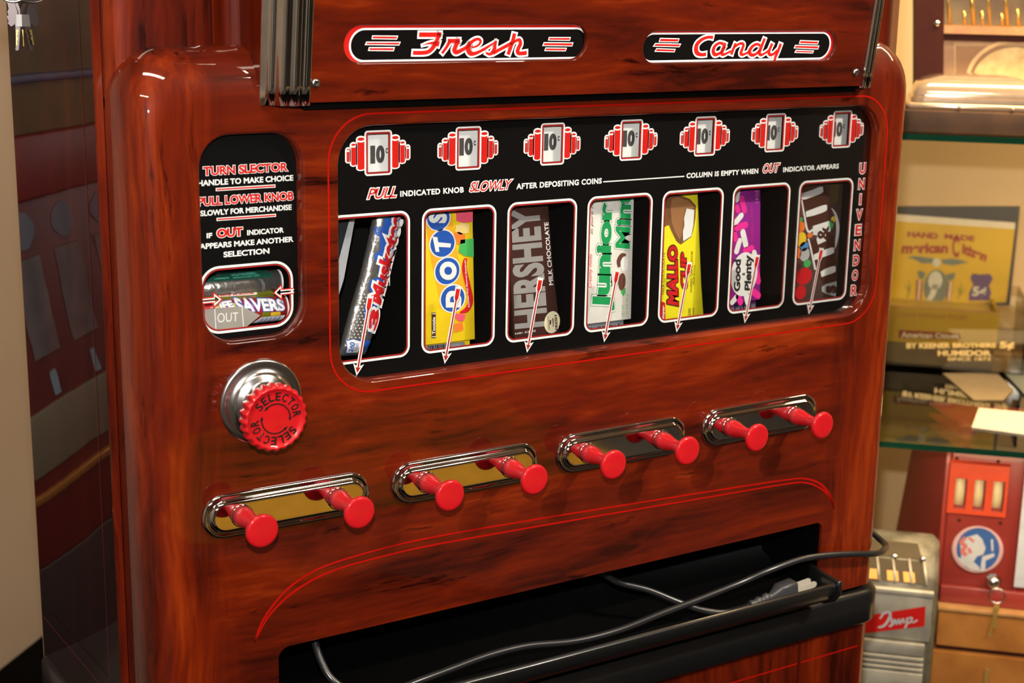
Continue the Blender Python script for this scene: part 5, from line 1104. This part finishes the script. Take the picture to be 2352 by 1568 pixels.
# award card at the right edge
k0 = SMF.px(2340, 1060); obj('award_card', cbox(uq(2341, 1200), uq(2380, 1200), VE+d-.013, VE+d-.009, at(d, 2345, 1342)[1], at(d, 2345, 1058)[1]), mat('award card pale', (.50, .52, .55), .5), sm)
# lock knob, key ring, hanging keys
lc = at(d-.012, 2281, 1332); lk_ = obj('lock', MB().lathe(rm(lc[0], VE+d-.012, lc[1]), SN, [(0, .0125), (.004, .0125), (.007, .0105), (.012, .0098), (.016, .007), (.017, .001)], 28), CHROMEB, sm)
kr = empty('key_ring', rm(lc[0], VE+d-.03, lc[1]), 'small wire ring with brass keys hanging from the slot machine lock', 'keys')
rcx, rcz = at(d-.03, 2289, 1366); Rr = .0125
obj('ring', MB().tube([rm(rcx+Rr*math.cos(a), VE+d-.034, rcz+Rr*math.sin(a)) for a in [2*PI*k/30 for k in range(31)]], .0013, 8, False), CHROMEB, kr)
for k_, (xa, ya, xb, yb) in enumerate(((2290, 1388, 2272, 1462), (2288, 1392, 2284, 1440))):
    a = at(d-.035, xa, ya); b = at(d-.035, xb, yb); dd = V((b[0]-a[0], b[1]-a[1])).normalized(); nn = V((-dd.y, dd.x)); L = math.hypot(b[0]-a[0], b[1]-a[1]); vv = VE+d-.0365-.002*k_
    pts_ = [(0, .004), (.2*L, .0042), (.25*L, .0022), (.97*L, .0020), (L, 0), (.97*L, -.0020), (.6*L, -.0012), (.5*L, -.0022), (.25*L, -.0022), (.2*L, -.0042), (0, -.004)]
    o_ = [(a[0]+dd.x*t+nn.x*h, a[1]+dd.y*t+nn.y*h) for t, h in pts_]; obj('key', uprism(o_, vv, vv+.0014), brass, kr)
a = at(d-.04, 2268, 1537); kk = uprism([(a[0]-.003, a[1]), (a[0]+.003, a[1]), (a[0]+.0035, a[1]-.035), (a[0]-.0035, a[1]-.035)], VE+d-.0385, VE+d-.0372); tag(obj('key', kk, brass), 'brass key hanging in front of the lower wooden case', 'key')
# ---- small grey coin machine
d2 = D0-.05; u_ = lambda x, y=1400: at(d2, x, y)[0]; z_ = lambda y, x=2090: at(d2, x, y)[1]
im = empty('countertop_machine', rm(u_(2070), VE+d2+.06, Z3), 'small worn grey metal countertop machine with a red nameplate, beside the machine', 'coin machine')
m_im = mat('worn grey casting', (.20, .18, .13), .5, .3, bump=.4, tint2=(.09, .08, .055), scale=38); m_il = mat('bare aluminium', (.46, .42, .33), .5, .3, tint2=(.32, .29, .22), scale=26)
iu0, iu1 = u_(1945), u_(2152)
def isec(dep, zt_, ins=0): return [(iu0+ins, Z3), (iu1-ins, Z3), (iu1-ins, zt_-.02), (iu1-.012-ins, zt_), (iu0+.012+ins, zt_), (iu0+ins, zt_-.02)]
bodyp = [(0, Z3), (0, z_(1345)), (.030, z_(1300)), (.062, z_(1262)), (.080, z_(1262)), (.13, z_(1290)), (.13, Z3)]
mbm = MB(); rgs = []
for u, ins in ((iu0, .008), (iu0+.010, 0), (iu1-.010, 0), (iu1, .008)):
    rgs.append([rm(u, VE+d2+a+(ins if a < .05 else -ins*.5), z-(ins if z > Z3+.01 else 0)) for a, z in bodyp])
mbm.rings(rgs, True, True, True); obj('housing', mbm, m_im, im)
IF = Fr(rm(0, VE+d2-.0010, 0), SU, (0, 0, 1), SN); ZI = (2000, 1240, 4.781)
obj('front_plate', cbox(iu0+.018, u_(2140), VE+d2-.004, VE+d2+.001, z_(1468), z_(1357)), m_il, im, bevel=.001)
obj('upper_lip', cbox(iu0+.018, u_(2142), VE+d2-.007, VE+d2+.003, z_(1366), z_(1352)), m_il, im, bevel=.002)
for a, b, pr_ in ((1472, 1500, .010), (1503, 1512, .012), (1515, 1523, .013), (1526, 1534, .014), (1537, 1600, .015)):
    obj('front_rib', cbox(iu0+.018, u_(2130), VE+d2-pr_, VE+d2+.001, z_(b), z_(a)), m_il, im, bevel=.001)
IP = Fr(rm(0, VE+d2-.0045, 0), SU, (0, 0, 1), SN)
k = Ink(IP, .0004); k.poly([IP.z(*ZI, [(-60, 1020), (590, 945), (602, 725), (-60, 830)])]); rp_ = k.make('nameplate', REDPRINT, im)
k = Ink(IP, .0009); 
for st in ([(120, 820, 22), (170, 790, 26), (215, 800, 26), (190, 880, 26), (140, 940, 26), (80, 955, 20)], [(215, 830, 22), (235, 920, 24), (200, 945, 20)], [(240, 930, 20), (265, 870, 20), (280, 920, 20), (310, 865, 20), (320, 915, 20), (355, 862, 20), (365, 910, 20)], [(400, 850, 20), (395, 920, 22), (375, 965, 22)], [(400, 860, 20), (450, 850, 20), (440, 895, 20), (400, 905, 20)], [(460, 905, 18), (515, 875, 18)], [(130, 820, 18), (100, 860, 18)]):
    ppts = []
    for x, y, w in st: u, v = IP.z(*ZI, [(x, y)])[0]; e_ = IP.z(*ZI, [(x, y+w)])[0]; ppts.append((u, v, abs(e_[1]-v)))
    k.ribbon(ppts)
k.make('lettering', c_eg, rp_)
# sloped reel window with dividers
def slope(t, u, l=0): # t 0 bottom..1 top of sloping face
    a = (0+.030*t*1.0, z_(1345)+(z_(1300)-z_(1345))*t) if t <= 1 else (.030+.032*(t-1), z_(1300)+(z_(1262)-z_(1300))*(t-1)); return rm(u, VE+d2+a[0]-l, a[1]+l*.6)
wn = MB(); wn.add([slope(.1, iu0+.02, .001), slope(.1, u_(2122), .001), slope(.95, u_(2112), .001), slope(.95, iu0+.02, .001)], [(0, 1, 2, 3)]); wn.add([slope(1.02, iu0+.02, .001), slope(1.02, u_(2112), .001), slope(1.7, u_(2100), .001), slope(1.7, iu0+.02, .001)], [(0, 1, 2, 3)])
obj('reel_window', wn, mat('window dark bronze', (.06, .042, .02), .6, spec=.2), im)
for x in (1990, 2033, 2071):
    a = u_(x+0); obj('orange_reel', MB().add([slope(.12, a, .002), slope(.12, a+.017, .002), slope(.5, a+.015, .002), slope(.5, a-.002, .002)], [(0, 1, 2, 3)]), mat('orange reel', (.62, .28, .03), .5), im)
for x in (1975, 2015, 2052, 2090, 2124):
    a = u_(x); obj('divider', MB().tube([slope(.05, a, .002), slope(1.0, a-.006, .002)], .0022, 8), m_il, im)
for x in (2047, 2113): q = slope(1.05, u_(x), .003); obj('bolt', MB().lathe(q, SN+V((0, 0, .8)), [(0, .0045), (.003, .004), (.004, .001)], 14), CHROMEB, im)
# ================================================================ BESIDE THE MACHINE, LEFT: cabinet added out of view for its glossy side to mirror
nb = empty('added_cabinet', (-.62, 1.0, FLOOR), 'dark red cabinet with grey oval lamps, added out of frame at left for the machine to mirror', 'cabinet')
x0, x1, y0, y1 = -1.05, -.20, .95, 1.10
def nbx(name, a, b, z0, z1, m, pro=0, bev=.004): return obj(name, MB().box(a, b, y0-pro, y1, z0, z1), m, nb, bevel=bev)
nbx('added_plinth', x0, x1, FLOOR, -.70, mat('added cabinet near black', (.015, .010, .010), .4)); nbx('added_lower_body', x0, x1, -.70, -.13, mat('added deep red cabinet', (.07, .003, .003), .5)); nbx('added_red_belt', x0, x1, -.13, -.03, mat('added bright red belt', (.13, .004, .003), .5), .01); nbx('added_tan_top', x0, x1, -.03, .40, mat('olive tan panel', (.05, .032, .010), .6, tint2=(.13, .08, .028), scale=8))
nbx('added_shelf_line', x0, x1, .05, .065, mat('blue grey line', (.04, .05, .10), .5), .01); nbx('amber_line', x0, x1, -.60, -.585, mat('added amber trim', (.40, .16, .04), .3, .6), .01); nbx('olive_band', x0, x1, -.56, -.46, mat('olive band', (.10, .08, .05), .6), .006)
for k in range(8):
    cx = -.98+.105*k; obj('added_oval_lamp', MB().rings([[V((cx+.030*math.cos(a), y0-.004-q*.004, -.175+.030*math.sin(a))) for a in [2*PI*j/20 for j in range(20)]] for q in (0, 1)], True, True, True), mat('added grey lamp glass', (.075, .09, .12), .4), nb)
    obj('added_grille_panel', MB().box(cx-.033, cx+.033, y0-.008, y0-.0005, -.38, -.22), mat('added smoky grille', (.05, .045, .05), .5, tint2=(.10, .08, .08), scale=18), nb); obj('added_stub_foot', MB().box(cx-.008, cx+.008, y0-.008, y0-.0005, -.45, -.41), mat('added teal stub', (.12, .20, .26), .5), nb)
